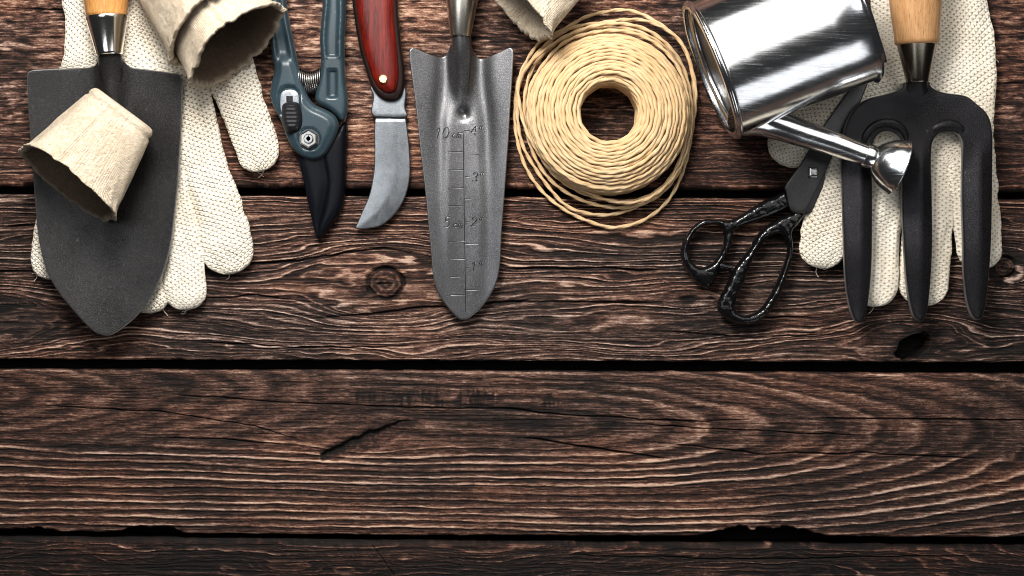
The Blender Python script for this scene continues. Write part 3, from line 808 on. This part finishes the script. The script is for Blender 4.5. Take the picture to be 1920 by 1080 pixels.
# stamped scale: thin raised strokes that follow the blade
STK = []
def stroke(pts, r=0.8, off=0):
    P = resample(np.array(pts, float), 2.0, False)
    if off == 0: STK.append((pts, r))
    P = P + off
    z = b2z(P[:, 0], P[:, 1]) + 2.5
    return loft('s', np.column_stack([P, z]), [r], None, None, Z2, n=6, smooth=False, build=False)
def arc(cx, cy, rx, ry, a0, a1, n=10):
    return [(cx + rx * math.cos(math.radians(a)), cy + ry * math.sin(math.radians(a))) for a in np.linspace(a0, a1, n)]
GL = {  # strokes in a box 1 wide, 1.6 high, y down
    '0': [arc(0.5, 0.8, 0.45, 0.8, 0, 360, 20)], '1': [[(0.15, 0.45), (0.6, 0), (0.45, 1.6)]],
    '2': [arc(0.5, 0.45, 0.42, 0.45, 190, 400, 12) + [(0.05, 1.6), (0.95, 1.6)]],
    '3': [arc(0.5, 0.4, 0.4, 0.4, 190, 440, 12), arc(0.45, 1.18, 0.45, 0.42, -80, 150, 12)],
    '4': [[(0.75, 1.6), (0.75, 0), (0.0, 1.1), (1.0, 1.1)]], '5': [[(0.9, 0), (0.2, 0), (0.12, 0.7)] + arc(0.45, 1.1, 0.45, 0.5, -110, 140, 12)],
    '"': [[(0.25, 0), (0.15, 0.5)], [(0.6, 0), (0.5, 0.5)]], 'c': [arc(0.5, 1.15, 0.42, 0.42, 320, 40, 12)],
    'm': [[(0.0, 1.6), (0.05, 0.75)], [(0.05, 0.95), (0.3, 0.72), (0.45, 0.95), (0.45, 1.6)], [(0.45, 0.95), (0.75, 0.72), (0.92, 0.95), (0.9, 1.6)]]}
def word(s, x, y, h, adv=1.25):
    out = []; w = h / 1.6
    for ch in s:
        k = 1.0
        if ch == ' ': x += w * 0.4; continue
        if ch in 'cm': k = 0.68
        for stp in GL[ch]:
            out.append(stroke([(x + (px * k + (1.6 - py) * 0.16 * k) * w, y + h - (1.6 - py) * k * w) for px, py in stp], 0.85))
        x += w * adv * k
    return out
marks = [stroke([(868.5, 246), (870.5, 400), (873.5, 585)]), stroke([(870, 245), (881, 245)]), stroke([(858, 249), (869, 249)])]
for y in (284, 318, 352, 385, 452, 485, 518, 552): marks.append(stroke([(840 + (y - 284) * 0.01, y + 1), (869 + (y - 284) * 0.015, y)]))
for y in (289, 373, 457, 543): marks.append(stroke([(870, y), (898, y + 1)]))
for y in (331, 415, 501): marks.append(stroke([(871, y), (880, y + 1)]))
marks.append(stroke([(861, 415), (871, 415)]))
marks += word('10 cm', 815, 239, 19, 1.15) + word('5 cm', 831, 407, 19, 1.15)
marks += word('4"', 882, 236, 17) + word('3"', 884, 323, 17) + word('2"', 882, 407, 17) + word('1"', 882, 490, 17)
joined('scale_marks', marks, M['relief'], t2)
joined('scale_highlights', [stroke(p, r * 0.7, 1.3) for p, r in list(STK)], M['relief_lit'], t2)  # offset lighter copy of the marks, a highlight painted along their edges

# ------------------------------------------------------------ paper pots
def pot(label, base, mouth, rb, rm, zref, seed, roll=0.4, shear=0.0, squash=0.9, wall=10, rag=5, inn=1.0, ex=3.2, group='small pressed paper seed pots', crease=1.0):
    f = (D - zref) / D
    def W(p): return np.array([(p[0] - 960) * f, (540 - p[1]) * f, p[2]], float)
    B = W(base); Mo = W(mouth); ax = Mo - B; L = np.linalg.norm(ax); T = ax / L
    side = np.cross(T, (0, 0, 1)); side /= np.linalg.norm(side); upv = np.cross(side, T)
    n = 160; ph = np.linspace(0, 2 * math.pi, n + 1)
    ca = np.cos(ph); sa = np.sin(ph)
    cx = np.sign(ca) * np.abs(ca) ** (2 / ex); sx = np.sign(sa) * np.abs(sa) ** (2 / ex)
    c2 = cx * math.cos(roll) - sx * math.sin(roll); s2 = cx * math.sin(roll) + sx * math.cos(roll)
    pc = np.cos(ph) * 2; ps = np.sin(ph) * 2
    ragn = fbm(pc * 2.2 + seed, ps * 2.2, seed, 4) * rag + fbm(pc * 9 + seed, ps * 9, seed + 3, 3) * rag * 0.38
    rows = []; G = []; I = []
    def ring(t, r, inner, rim=0.0):
        dent = fbm(pc * 0.9 + t * 1.6, ps * 0.9 + seed, seed + 7, 3) * 4.5 * crease + fbm(pc * 2.4, ps * 2.4 + t * 7, seed + 9, 3) * 2.6 * crease * sstep(0.5, 1, t)
        dent = dent + 3.0 * sstep(0.82, 1.0, t) * (vn(pc * 5 + seed, ps * 5, seed + 20) - 0.2)
        rr = r + dent * (0.3 + 0.7 * t) + 5.5 * sstep(0.90, 1.0, t) * (0.6 + 0.6 * ragn / rag)
        da = np.abs((ph - 1.1 + math.pi) % (2 * math.pi) - math.pi)
        rr = rr + crease * (2.6 * np.exp(-(da / 0.05) ** 2) - 2.0 * np.exp(-((da - 0.12) / 0.06) ** 2)) * sstep(0, 0.1, t) - crease * 3.0 * np.exp(-((t - 0.10) / 0.018) ** 2)
        along = t * L + sstep(0.0, 1.0, t) * (-shear * s2 * rm) + sstep(0.8, 1, t) * ragn
        P = B + np.outer(along, T) + np.outer(rr * c2, side) + np.outer(rr * squash * s2, upv)
        rows.append(P)
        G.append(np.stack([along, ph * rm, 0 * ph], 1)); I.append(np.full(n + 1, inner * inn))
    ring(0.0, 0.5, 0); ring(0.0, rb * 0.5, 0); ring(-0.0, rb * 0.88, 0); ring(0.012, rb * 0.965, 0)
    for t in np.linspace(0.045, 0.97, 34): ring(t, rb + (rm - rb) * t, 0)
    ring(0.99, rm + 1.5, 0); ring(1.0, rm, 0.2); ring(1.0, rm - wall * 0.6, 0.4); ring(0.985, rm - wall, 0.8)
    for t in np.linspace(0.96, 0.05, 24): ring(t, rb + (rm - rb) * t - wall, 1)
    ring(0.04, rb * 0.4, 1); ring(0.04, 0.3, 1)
    V = np.array(rows); m = len(rows)
    idx = np.arange(m * (n + 1)).reshape(m, n + 1); F = []
    for i in range(m - 1):
        a = idx[i]; b = idx[i + 1]
        F += [(int(a[k]), int(a[k + 1]), int(b[k + 1]), int(b[k])) for k in range(n)]
    V = V.reshape(-1, 3)
    nz = fbm(V[:, 0] / 9 + V[:, 2] / 13, V[:, 1] / 9 + V[:, 2] / 11, seed + 40, 3) * 1.4
    V[:, 2] += nz
    V[idx[:, -1]] = V[idx[:, 0]]
    lowz = V[:, 2].min()
    root = thing('paper_pot', (base[0] + mouth[0]) / 2, (base[1] + mouth[1]) / 2, lowz, label, 'seed pot', group, zref)
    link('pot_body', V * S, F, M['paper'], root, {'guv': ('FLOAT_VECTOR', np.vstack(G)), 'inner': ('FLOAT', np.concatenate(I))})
    return root

pot('beige paper pot lying on the wide black trowel blade, mouth to the lower left', (233, 203, 118), (127, 345, 124), 64, 100, 120, 5,
    roll=0.35, shear=0.27, squash=0.80, ex=2.8, rag=3.5)
pot('front pot of the stacked pair on the left glove, its dark mouth open', (318, -60, 78), (446, 88, 128), 66, 96, 110, 23,
    roll=0.7, squash=0.88, rag=7, ex=2.5, crease=1.3)
pot('paper pot behind its stacked neighbour, wrapped around it at the top left', (296, -96, 76), (414, 42, 124), 72, 102, 110, 37,
    roll=0.7, squash=0.90, rag=8, ex=2.6, crease=1.4)
pot('paper pot at the top edge between narrow trowel and twine, pale mouth open', (1066, -83, 90), (966, 15, 120), 62, 76, 100, 44,
    roll=0.25, squash=0.86, rag=6, ex=3.6, inn=0.25)

# ------------------------------------------------------------ pruning shears
ZP = 34
pr = thing('pruning_shears', 590, 200, 4, 'pruning shears with blue-grey handles, black lock catch and closed black blades', 'pruning shears', None, ZP)
hookp = [(606, 270), (626, 245), (645, 226), (650, 240), (648, 300), (646, 356), (638, 394), (622, 420), (606, 440), (596, 449), (591, 444), (592, 425), (602, 388), (608, 346), (604, 312), (598, 288)]
puff('hook_blade', hookp, M['blade_black'], pr, ZP, lambda x, y, d: 8 + rnd(d, 13, 20), lambda x, y, d: 8 - rnd(d, 3, 3), rings=(1, 3, 6, 10), step=6)
cutp = [(562, 250), (556, 285), (562, 315), (569, 345), (579, 392), (588, 430), (592, 445), (597, 446), (600, 420), (609, 385), (616, 345), (611, 310), (608, 280), (600, 250)]
puff('cutting_blade', cutp, M['blade_black'], pr, ZP, lambda x, y, d: 22 + rnd(d, 3, 3) + np.clip(d, 0, 14) * 0.35, lambda x, y, d: 21 - rnd(d, 3, 3), step=6)
rh = [(602, -240), (602, -100), (604, 0), (601, 40), (599, 76), (601, 113), (598, 144), (590, 183), (597, 196), (613, 204), (628, 215), (636, 224), (643, 230), (648, 222), (651, 208), (652, 190), (650, 170),
      (648, 153), (646, 92), (648, 31), (648, 0), (648, -100), (646, -240), (624, -252)]
def rhz(x, y, d):
    rec = sstep(1, -1.5, np.maximum(np.abs(x - 623.5) - 8, np.abs(y - 157) - 26))
    rib = 4.5 * np.exp(-((d - 9) / 3.0) ** 2) * (y < 110)
    return 16 + 10 + rnd(d, 9, 16) - 9 * rec - 4.5 * sstep(9, 17, d) * (y < 105) + rib * 0.5
puff('handle', rh, M['blue'], pr, ZP, rhz, lambda x, y, d: 24 - rnd(d, 6, 12), step=3.6, ds=4, rings=(0.8, 2.4, 5, 8))
lh = [(482, -240), (490, -100), (497, 0), (502, 40), (506, 76), (510, 107), (514, 131), (509, 155), (506, 178), (512, 200), (526, 226), (538, 260), (553, 284), (576, 298), (594, 299), (611, 288), (626, 263), (635, 236),
      (628, 217), (610, 205), (591, 196), (579, 183), (571, 163), (565, 141), (559, 119), (552, 83), (543, 40), (537, 0), (530, -100), (522, -240), (502, -252)]
def lhz(x, y, d):
    q = np.hypot((x - 543.5) / 20.5, np.maximum(np.abs(y - 194) - 12, 0) / 20.5)
    rec = sstep(1.04, 0.94, q)
    q2 = np.hypot(x - 581, y - 262)
    rec2 = sstep(22.5, 19.5, q2)
    st = sstep(125, 95, y)
    return 30 + rnd(d, 8, 13) + 4.0 * sstep(8, 16, d) * (1 - st) - 5 * sstep(8, 16, d) * st + 3 * np.exp(-((d - 7) / 3) ** 2) * st - 6 * rec - 5 * rec2
puff('handle', lh, M['blue'], pr, ZP, lhz, lambda x, y, d: 27 - rnd(d, 6, 10), step=3.6, ds=4, rings=(0.8, 2.4, 5, 8))
# lock plate and catch
lp = puff('lock_plate', [(526, 180), (532, 171), (544, 168), (556, 171), (562, 180), (562, 206), (556, 216), (544, 219), (532, 216), (526, 206)], M['knife'], pr, ZP,
     lambda x, y, d: 41 + rnd(d, 2, 2), lambda x, y, d: 38 + 0 * d, rings=(1, 2), step=8)
loft('slot', [(544, 181, 43.2), (544, 196, 43.2)], [(6, 1), (6, 1)], M['rubber'], pr, ZP, n=16, tip=5, ds=1)
def knobz(x, y, d):
    return 44 + rnd(d, 12, 17) + 2.2 * np.abs(np.sin((y - 190) * math.pi / 7.5)) * sstep(4, 9, d) - 0.0
puff('lock_catch', [(530, 205), (533, 196), (546, 191), (560, 194), (566, 206), (569, 222), (567, 238), (558, 249), (545, 251), (536, 244), (530, 226)], M['rubber'], pr, ZP,
     knobz, lambda x, y, d: 42 + 0 * d, rings=(0.8, 2, 4, 6), step=2.2, ds=3)
ringp = loft('washer', [(581, 262, 41), (581, 262, 44.5)], [(19.0, 19.0)], M['groove'], pr, ZP, n=40, smooth=False, up=(0, 1, 0))
edge_split(ringp, 40)
edge_split(loft('nut', [(581, 262, 44), (581, 262, 52), (581, 262, 55)], [(17.5, 17.5), (17.5, 17.5), (14.5, 14.5)], M['nut'], pr, ZP, n=6, smooth=False, up=(0, 1, 0)), 30)
edge_split(loft('bolt', [(581, 262, 54), (581, 262, 58), (581, 262, 59.5), (581, 262, 59.5), (581, 262, 57)], [(9, 9), (9, 9), (7.5, 7.5), (4, 4), (3.5, 3.5)], M['nut'], pr, ZP, n=28, smooth=False, up=(0, 1, 0)), 30)
hx = []
for i in range(0, 12 * 14 + 1):
    a = 2 * math.pi * i / 14
    hx.append((560 + 42 * i / (12 * 14), 146 + 21 * math.cos(a) + 8 * math.sin(i / 168 * math.pi), 26 + 15 * math.sin(a)))
loft('spring', hx, [1.45], M['spring'], pr, ZP, n=8, ds=2.0)

# ------------------------------------------------------------ grafting knife
ZK = 26
kn = thing('pruning_knife', 715, 200, 0, 'folding knife with red wooden handle, one brass rivet and hooked grey blade', 'knife', None, ZK)
kb = [(702, 216), (701, 240), (701, 280), (700, 318), (692, 363), (678, 396), (669, 418), (665, 428), (676, 429), (690, 428), (714, 422), (741, 399), (760, 366), (768, 328), (767, 278), (763, 240), (760, 216), (757, 180), (748, 160), (700, 160)]
def kz(x, y, d):
    return 14 + np.clip(d, 0, 30) * 0.10 + rnd(d, 1.5, 1.5) - 3.5 * np.exp(-((y - 221) / 1.7) ** 2) * (x > 698)
puff('blade', kb, M['knife'], kn, ZK, kz, lambda x, y, d: 11 - rnd(d, 2, 1.5), step=4, ds=3, rings=(1, 2, 4))
puff('blade_shoulder', [(697, 160), (699, 180), (695, 208), (700, 217), (704, 219), (760, 219), (759, 200), (756, 160)], M['knife'], kn, ZK,
     lambda x, y, d: 17.5 + rnd(d, 2.5, 2.5), lambda x, y, d: 10 + 0 * d, step=8, ds=3, rings=(1, 2.5))
kh = [(650, -260), (650, -120), (656, -40), (660, 0), (666, 46), (674, 92), (685, 131), (697, 164), (712, 183), (729, 190), (746, 187), (756, 172), (759, 138), (754, 92), (749, 46), (746, 0), (742, -60), (744, -140), (742, -260), (700, -275)]
puff('liner', kh, M['bolster'], kn, ZK, lambda x, y, d: 22 + rnd(d, 7, 13), lambda x, y, d: 20 - rnd(d, 7, 17), step=9, ds=4, rings=(1, 3, 6))
ks = [(660, -240), (662, -60), (667, 0), (673, 46), (681, 90), (692, 128), (704, 158), (717, 172), (730, 177), (743, 172), (748, 155), (749, 135), (746, 92), (741, 46), (740, 0), (736, -60), (736, -240), (700, -255)]
puff('scale', ks, M['redwood'], kn, ZK, lambda x, y, d: 32 + rnd(d, 20, 17), lambda x, y, d: 30 + 0 * d, step=7, ds=4, rings=(1, 3, 7, 12))
edge_split(loft('rivet', [(720, 151, 46), (720, 151, 50.5), (720, 151, 51.5)], [(8, 8), (8, 8), (6.5, 6.5)], M['brass'], kn, ZK, n=28, smooth=False, up=(0, 1, 0)), 30)

# ------------------------------------------------------------ twine
ZT = 90
tw = thing('twine_roll', 1140, 212, 0, 'roll of twisted straw coloured paper twine with loose loops around it', 'twine', None, ZT)
cxT, cyT = 1143.0, 209.0
coil = []
rng = random.Random(4)
def turn(R0, R1, z, seed, r=4.2, ell=1.0):
    pts = []; n = max(30, int(R0 * 0.75))
    ph0 = rng.random() * 6.28
    for i in range(n):
        a = 2 * math.pi * i / n
        wr = 2.4 * float(fbm(np.array(math.cos(a) * 1.3 + seed), np.array(math.sin(a) * 1.3), 700 + seed, 3))
        wz = 3.2 * float(fbm(np.array(math.cos(a) * 1.1 + seed), np.array(math.sin(a) * 1.1 + 9), 730 + seed, 2))
        R = R0 + (R1 - R0) * 0 + wr
        pts.append((cxT + R * math.cos(a + ph0), cyT + R * math.sin(a + ph0), z + wz))
    return loft('s', pts, [(r, r * 0.95)], None, None, ZT, n=12, closed=True, ds=2.8, twist=(60, 0.38, rng.random() * 6), build=False)
R = 60.0; k = 0
while R < 141:
    zz = 96 - 26 * ((R - 60) / 82.0) ** 3 - 7 * math.exp(-((R - 60) / 9) ** 2)
    coil.append(turn(R, R, zz, k)); coil.append(turn(R + 3.4, R, zz - 13, k + 40))
    R += 6.7; k += 1
for j, z in enumerate(np.arange(6, 84, 7.5)):
    coil.append(turn(57.5 + (j % 2) * 1.5, 0, z, 80 + j))
    coil.append(turn(143 + 5 * math.sin(z / 84 * math.pi) + (j % 2) * 2, 0, z * 0.86, 100 + j))
joined('coil', coil, M['twine'], tw)
def loop(name, pts, closed=True, r=3.9, seed=0):
    return loft('s', pts, [(r, r)], None, None, 30, n=10, closed=closed, ds=2.8, twist=(60, 0.45, seed), build=False)
A = [(1008, 81, 14), (977, 134, 12), (967, 183, 10), (967, 244, 10), (985, 310, 8), (1022, 363, 8), (1071, 399, 8), (1128, 422, 8), (1163, 425, 8), (1210, 411, 8), (1254, 375, 8), (1283, 318, 10), (1299, 244, 14),
     (1305, 183, 22), (1301, 143, 26), (1283, 90, 28), (1250, 53, 24), (1201, 24, 20), (1161, 17, 18), (1104, 28, 16), (1071, 45, 16), (1034, 66, 15)]
B = [(1128, 47, 60), (1185, 39, 46), (1226, 45, 36), (1267, 69, 32), (1290, 106, 30), (1301, 163, 24), (1296, 244, 20), (1283, 296, 18), (1246, 352, 16), (1193, 387, 15), (1144, 402, 14), (1096, 398, 14), (1055, 379, 14), (1006, 318, 14),
     (977, 261, 15), (970, 190, 18), (983, 134, 24), (1024, 84, 36), (1071, 56, 52)]
Cc = [(972, 160, 30), (976, 205, 32), (990, 253, 36), (1022, 301, 42), (1063, 338, 46), (1104, 363, 44), (1144, 377, 42), (1185, 380, 40), (1226, 366, 38), (1267, 325, 34), (1290, 268, 34), (1296, 205, 36), (1284, 140, 44), (1256, 96, 60),
      (1210, 62, 70), (1150, 50, 72), (1085, 62, 66), (1030, 90, 54), (992, 122, 40)]
Dd = [(990, 150, 24), (983, 204, 22), (994, 270, 20), (1022, 325, 20), (1065, 362, 22), (1120, 384, 24), (1180, 388, 24), (1235, 366, 22), (1275, 318, 20), (1292, 255, 20), (1294, 190, 24), (1276, 130, 30), (1240, 84, 36),
      (1180, 56, 38), (1110, 56, 38), (1050, 78, 34), (1010, 112, 28)]
Ee = [(1001, 150, 50), (990, 200, 48), (997, 255, 40), (1030, 318, 34), (1080, 356, 32), (1135, 374, 30), (1190, 376, 30), (1240, 352, 32), (1272, 305, 40), (1288, 240, 48), (1286, 180, 54), (1266, 126, 60), (1224, 84, 64), (1170, 64, 66), (1110, 66, 64), (1052, 88, 60)]
joined('loose_strand', [loop('a', A, seed=1), loop('b', B, seed=2), loop('c', Cc, seed=3), loop('d', Dd, seed=4), loop('e', Ee, seed=5)], M['twine'], tw)

# ------------------------------------------------------------ scissors
ZS = 24
ss = thing('scissors', 1440, 420, 4, 'old black iron scissors with lumpy enamelled loops, blades under the watering can spout', 'scissors', None, ZS)
loopA = [(1472, 358), (1455, 366), (1425, 380), (1397, 398), (1371, 412), (1346, 411), (1318, 412), (1293, 432), (1278, 462), (1278, 490), (1290, 510), (1304, 527), (1325, 541), (1338, 533), (1347, 511), (1360, 484),
         (1374, 456), (1378, 432), (1405, 420), (1440, 408), (1468, 396), (1484, 385), (1480, 368)]
holeA = [(1321, 420), (1350, 419), (1361, 438), (1357, 465), (1343, 490), (1321, 504), (1303, 500), (1291, 480), (1291, 457), (1301, 434)]
def shrink(h, k=0.92):
    a = np.array(h, float); c = a.mean(0); return (c + (a - c) * k).tolist()
holeA = shrink(holeA)
def lump(x, y, s=6): return fbm(x / s, y / s, 800, 3) * 1.5
puff('bow_handle', loopA, M['enamel'], ss, ZS, lambda x, y, d: 16 + rnd(d, 9, 15) + lump(x, y) * sstep(0, 4, d), lambda x, y, d: 14 - rnd(d, 7, 9), holes=[holeA], step=4, ds=3.2, rings=(0.8, 2.2, 4.2, 6.5))
loopB = [(1480, 380), (1488, 396), (1470, 404), (1449, 416), (1432, 428), (1417, 445), (1404, 468), (1376, 505), (1358, 543), (1345, 568), (1349, 586), (1371, 603), (1399, 609), (1424, 603), (1449, 579), (1467, 544), (1484, 491), (1489, 458),
         (1487, 436), (1500, 418), (1514, 396), (1512, 384)]
holeB = [(1466, 434), (1475, 446), (1479, 472), (1467, 508), (1448, 550), (1424, 584), (1397, 596), (1380, 590), (1376, 572), (1391, 536), (1410, 488), (1430, 454), (1447, 438)]
puff('bow_handle', loopB, M['enamel'], ss, ZS, lambda x, y, d: 17 + rnd(d, 9, 16) + lump(x, y) * sstep(0, 4, d), lambda x, y, d: 15 - rnd(d, 7, 10), holes=[shrink(holeB, 0.94)], step=4, ds=3.2, rings=(0.8, 2.2, 4.2, 6.5))
loft('stopper', [(1350, 498, 22), (1362, 501, 22), (1373, 503, 21)], [(8, 7), (6, 6), (9, 7)], M['enamel'], ss, ZS, ds=2)
blA = [(1472, 362), (1470, 350), (1486, 326), (1502, 304), (1540, 240), (1590, 170), (1632, 110), (1640, 112), (1612, 190), (1580, 250), (1556, 300), (1541, 334), (1522, 372), (1509, 396), (1496, 400), (1480, 394)]
puff('blade', blA, M['shear'], ss, ZS, lambda x, y, d: 36 + rnd(d, 2, 2), lambda x, y, d: 29 - rnd(d, 2, 2), ds=4, step=9, rings=(1, 2.2))
blB = [(1486, 392), (1500, 360), (1524, 318), (1560, 250), (1606, 190), (1648, 128), (1652, 132), (1630, 200), (1590, 270), (1560, 320), (1536, 366), (1516, 402)]
puff('blade', blB, M['shear'], ss, ZS, lambda x, y, d: 26 + rnd(d, 2, 2), lambda x, y, d: 19 - rnd(d, 2, 2), ds=4, step=9, rings=(1, 2.2))
puff('screw', [(1513, 315), (1513, 314), (1530, 314), (1531, 315), (1531, 334), (1530, 335), (1514, 335), (1513, 334)], M['nut'], ss, ZS, lambda x, y, d: 38 + rnd(d, 3, 6), lambda x, y, d: 36 + 0 * d, ds=2, step=4, rings=(1, 2.2), raw=True)

# ------------------------------------------------------------ garden fork
ZF = 56
fk = thing('garden_fork', 1720, 330, 30, 'black three-tined hand fork with ash handle lying on the right glove', 'hand fork', None, ZF)
body = [(1692, 156), (1690, 163), (1676, 172), (1655, 178), (1625, 186), (1603, 202), (1587, 229), (1579, 262), (1577, 300), (1579, 370), (1581, 437), (1584, 508), (1591, 561), (1601, 596), (1612, 605), (1623, 597), (1631, 561), (1635, 508),
        (1636, 437), (1636, 366), (1635, 300), (1635, 275), (1643, 256), (1658, 248), (1675, 252), (1688, 266), (1692, 290), (1691, 366), (1693, 437), (1700, 526), (1711, 584), (1720, 600), (1729, 603), (1739, 592), (1746, 543), (1749, 450), (1748, 366), (1746, 290),
        (1749, 264), (1762, 250), (1777, 246), (1792, 250), (1802, 264), (1804, 290), (1803, 366), (1805, 440), (1807, 508), (1814, 561), (1824, 592), (1835, 600), (1846, 590), (1854, 543), (1859, 450), (1861, 366), (1861, 290), (1858, 238), (1849, 213),
        (1830, 195), (1809, 180), (1770, 174), (1750, 167), (1742, 160), (1738, 153)]
def fz(x, y, d):
    tine = sstep(250, 320, y)
    cs = np.where(x < 1664, 1610, np.where(x < 1776, 1722, 1832)).astype(float)
    ridge = 13 * np.clip(1 - np.abs(x - cs - 3) / 29, 0, 1)
    flat = 9 + 7 * np.exp(-((x - 1716) / 30) ** 2) * (1 - sstep(160, 240, y))
    dip = 14 * sstep(450, 605, y)
    return ZF - 6 - dip + rnd(d, 5, 6) + ridge * tine + flat * (1 - tine)
puff('fork_head', body, M['fork_steel'], fk, ZF, fz, lambda x, y, d: ZF - 8 - 14 * sstep(450, 605, y) - rnd(d, 5, 7), step=5.5, ds=3.5, rings=(0.8, 2, 3.5, 5.5))
loft('rim_fold', [(1616, 276, 60), (1622, 254, 66), (1637, 237, 69), (1658, 231, 70), (1680, 236, 69), (1694, 250, 66), (1698, 268, 58)], [(5, 3), (7, 6), (7.5, 7), (7.5, 7), (7.5, 7), (6.5, 6), (4, 3)], M['fork_steel'], fk, ZF, ds=3)
loft('rim_fold', [(1742, 254, 56), (1751, 244, 61), (1763, 238, 62), (1777, 236, 63), (1791, 238, 62), (1801, 245, 61), (1809, 256, 56)], [(4, 3), (9, 6), (11, 8), (12, 9), (11, 8), (9, 6), (4, 3)], M['fork_steel'], fk, ZF, ds=3)
edge_split(lathe('ferrule', (1715, 84, 74), (1717, 157, 72), [(0, 0.1), (0, 35.5), (0.04, 36), (0.9, 22), (0.97, 21.5), (1.0, 20), (1, 0.1)], M['steel_dark'], fk, ZF), 40)
loft('shank', [(1717, 150, 70), (1717, 170, 64), (1717, 190, 58)], [(19, 17), (22, 12), (24, 6)], M['fork_steel'], fk, ZF, ds=4)
loft('handle', [(1709, -380, 78), (1709, -366, 78), (1709, -320, 78), (1710, -200, 78), (1711, -90, 77), (1712, 0, 76), (1714, 60, 75), (1715, 84, 74), (1715, 89, 74)], [(8, 8), (34, 34), (46, 46), (54, 54), (52, 52), (48, 48), (41.5, 41.5), (40, 40), (34, 34)], M['oak2'], fk, ZF, n=48, ds=6)

# ------------------------------------------------------------ watering can
ZC = 150
wc = thing('watering_can', 1480, 100, 22, 'small shiny tin watering can lying on its side, rose pointing at the black fork', 'watering can', None, ZC)
a0 = np.array((1332.0, 133.0)); axd = np.array((0.929, -0.369))
def AX(s, off=0.0, z=ZC):     # along the axis, across (towards the picture's bottom)
    p = a0 + axd * s + np.array((0.369, 0.929)) * off
    return (p[0], p[1], z)
Lc = 290.0; RC = 126
bodyprof = [(0.0, RC - 9), (-0.0, RC + 2), (0.006, RC + 5), (0.018, RC + 6), (0.03, RC + 4), (0.036, RC), (0.05, RC - 0.5), (0.25, RC - 1), (0.5, RC - 1.5), (0.75, RC - 1), (0.95, RC - 1), (0.965, RC + 3), (0.98, RC + 5), (1.0, RC + 2), (1.0, RC - 4), (0.97, RC - 6), (0.7, RC - 7), (0.3, RC - 7), (0.09, RC - 7)]
edge_split(lathe('body', AX(0), AX(Lc), bodyprof, M['tin'], wc, ZC, n=128, caps=False), 50)
edge_split(lathe('bottom', AX(16), AX(24), [(0, 0.1), (0, RC * 0.55), (0.3, RC * 0.6), (0.3, RC * 0.9), (0.0, RC - 5), (1.0, RC - 6), (1.0, 0.1)], M['tin_dark'], wc, ZC, n=96, caps=False), 40)
lathe('base_rim', AX(-2), AX(16), [(0.0, RC - 8), (-0.1, RC - 2), (0.0, RC + 3), (0.3, RC + 4.5), (0.45, RC - 1), (0.45, RC - 8), (1, RC - 8.2)], M['tin'], wc, ZC, n=128, caps=False)
# spout: leaves the belly near the base, runs out beside the body
sp0 = (1432, 226, 112); sp1 = (1632, 293, 108)
loft('spout', [(1378, 224, 128), sp0, (1500, 249, 111), (1560, 268, 110), (1610, 286, 109), sp1], [(32, 34), (30, 34), (25, 27), (22, 23), (20, 20), (19, 19)], M['tin'], wc, 110, n=56, ds=5)
edge_split(lathe('spout_collar', (1622, 290, 108), (1642, 297, 107), [(0, 19), (0, 21.5), (0.35, 22.5), (0.7, 21.5), (1, 20), (1, 15)], M['tin'], wc, 110, n=48), 50)
rose = edge_split(lathe('rose', (1638, 295, 108), (1686, 313, 104), [(0, 18), (0.04, 22), (0.15, 29), (0.32, 36.5), (0.52, 43), (0.72, 48), (0.93, 51), (0.98, 54), (1.0, 54), (1.03, 52), (1.03, 49), (1.05, 40), (1.09, 0.2)], M['tin'], wc, 110, n=72, caps=False), 60)
# carrying wire and its lugs at the open end
wpts = []
for i in range(13):
    a = math.radians(-64 + 128 * i / 12)
    wpts.append(AX(Lc + 8 + 14 * math.cos(a), 118 * math.sin(a), ZC + 20 - 10 * math.cos(a)))
loft('carry_handle', wpts, [(6, 6)], M['wire'], wc, ZC, n=14, ds=5)
# hooped strap handle at the far side
hp = []
for i in range(15):
    a = math.pi * i / 14
    hp.append(AX(60 + 170 * (i / 14.0), -RC - 70 * math.sin(a) + 6, ZC))
loft('strap_handle', hp, [(4, 16)], M['tin'], wc, ZC, n=16, ex=4, ds=6)
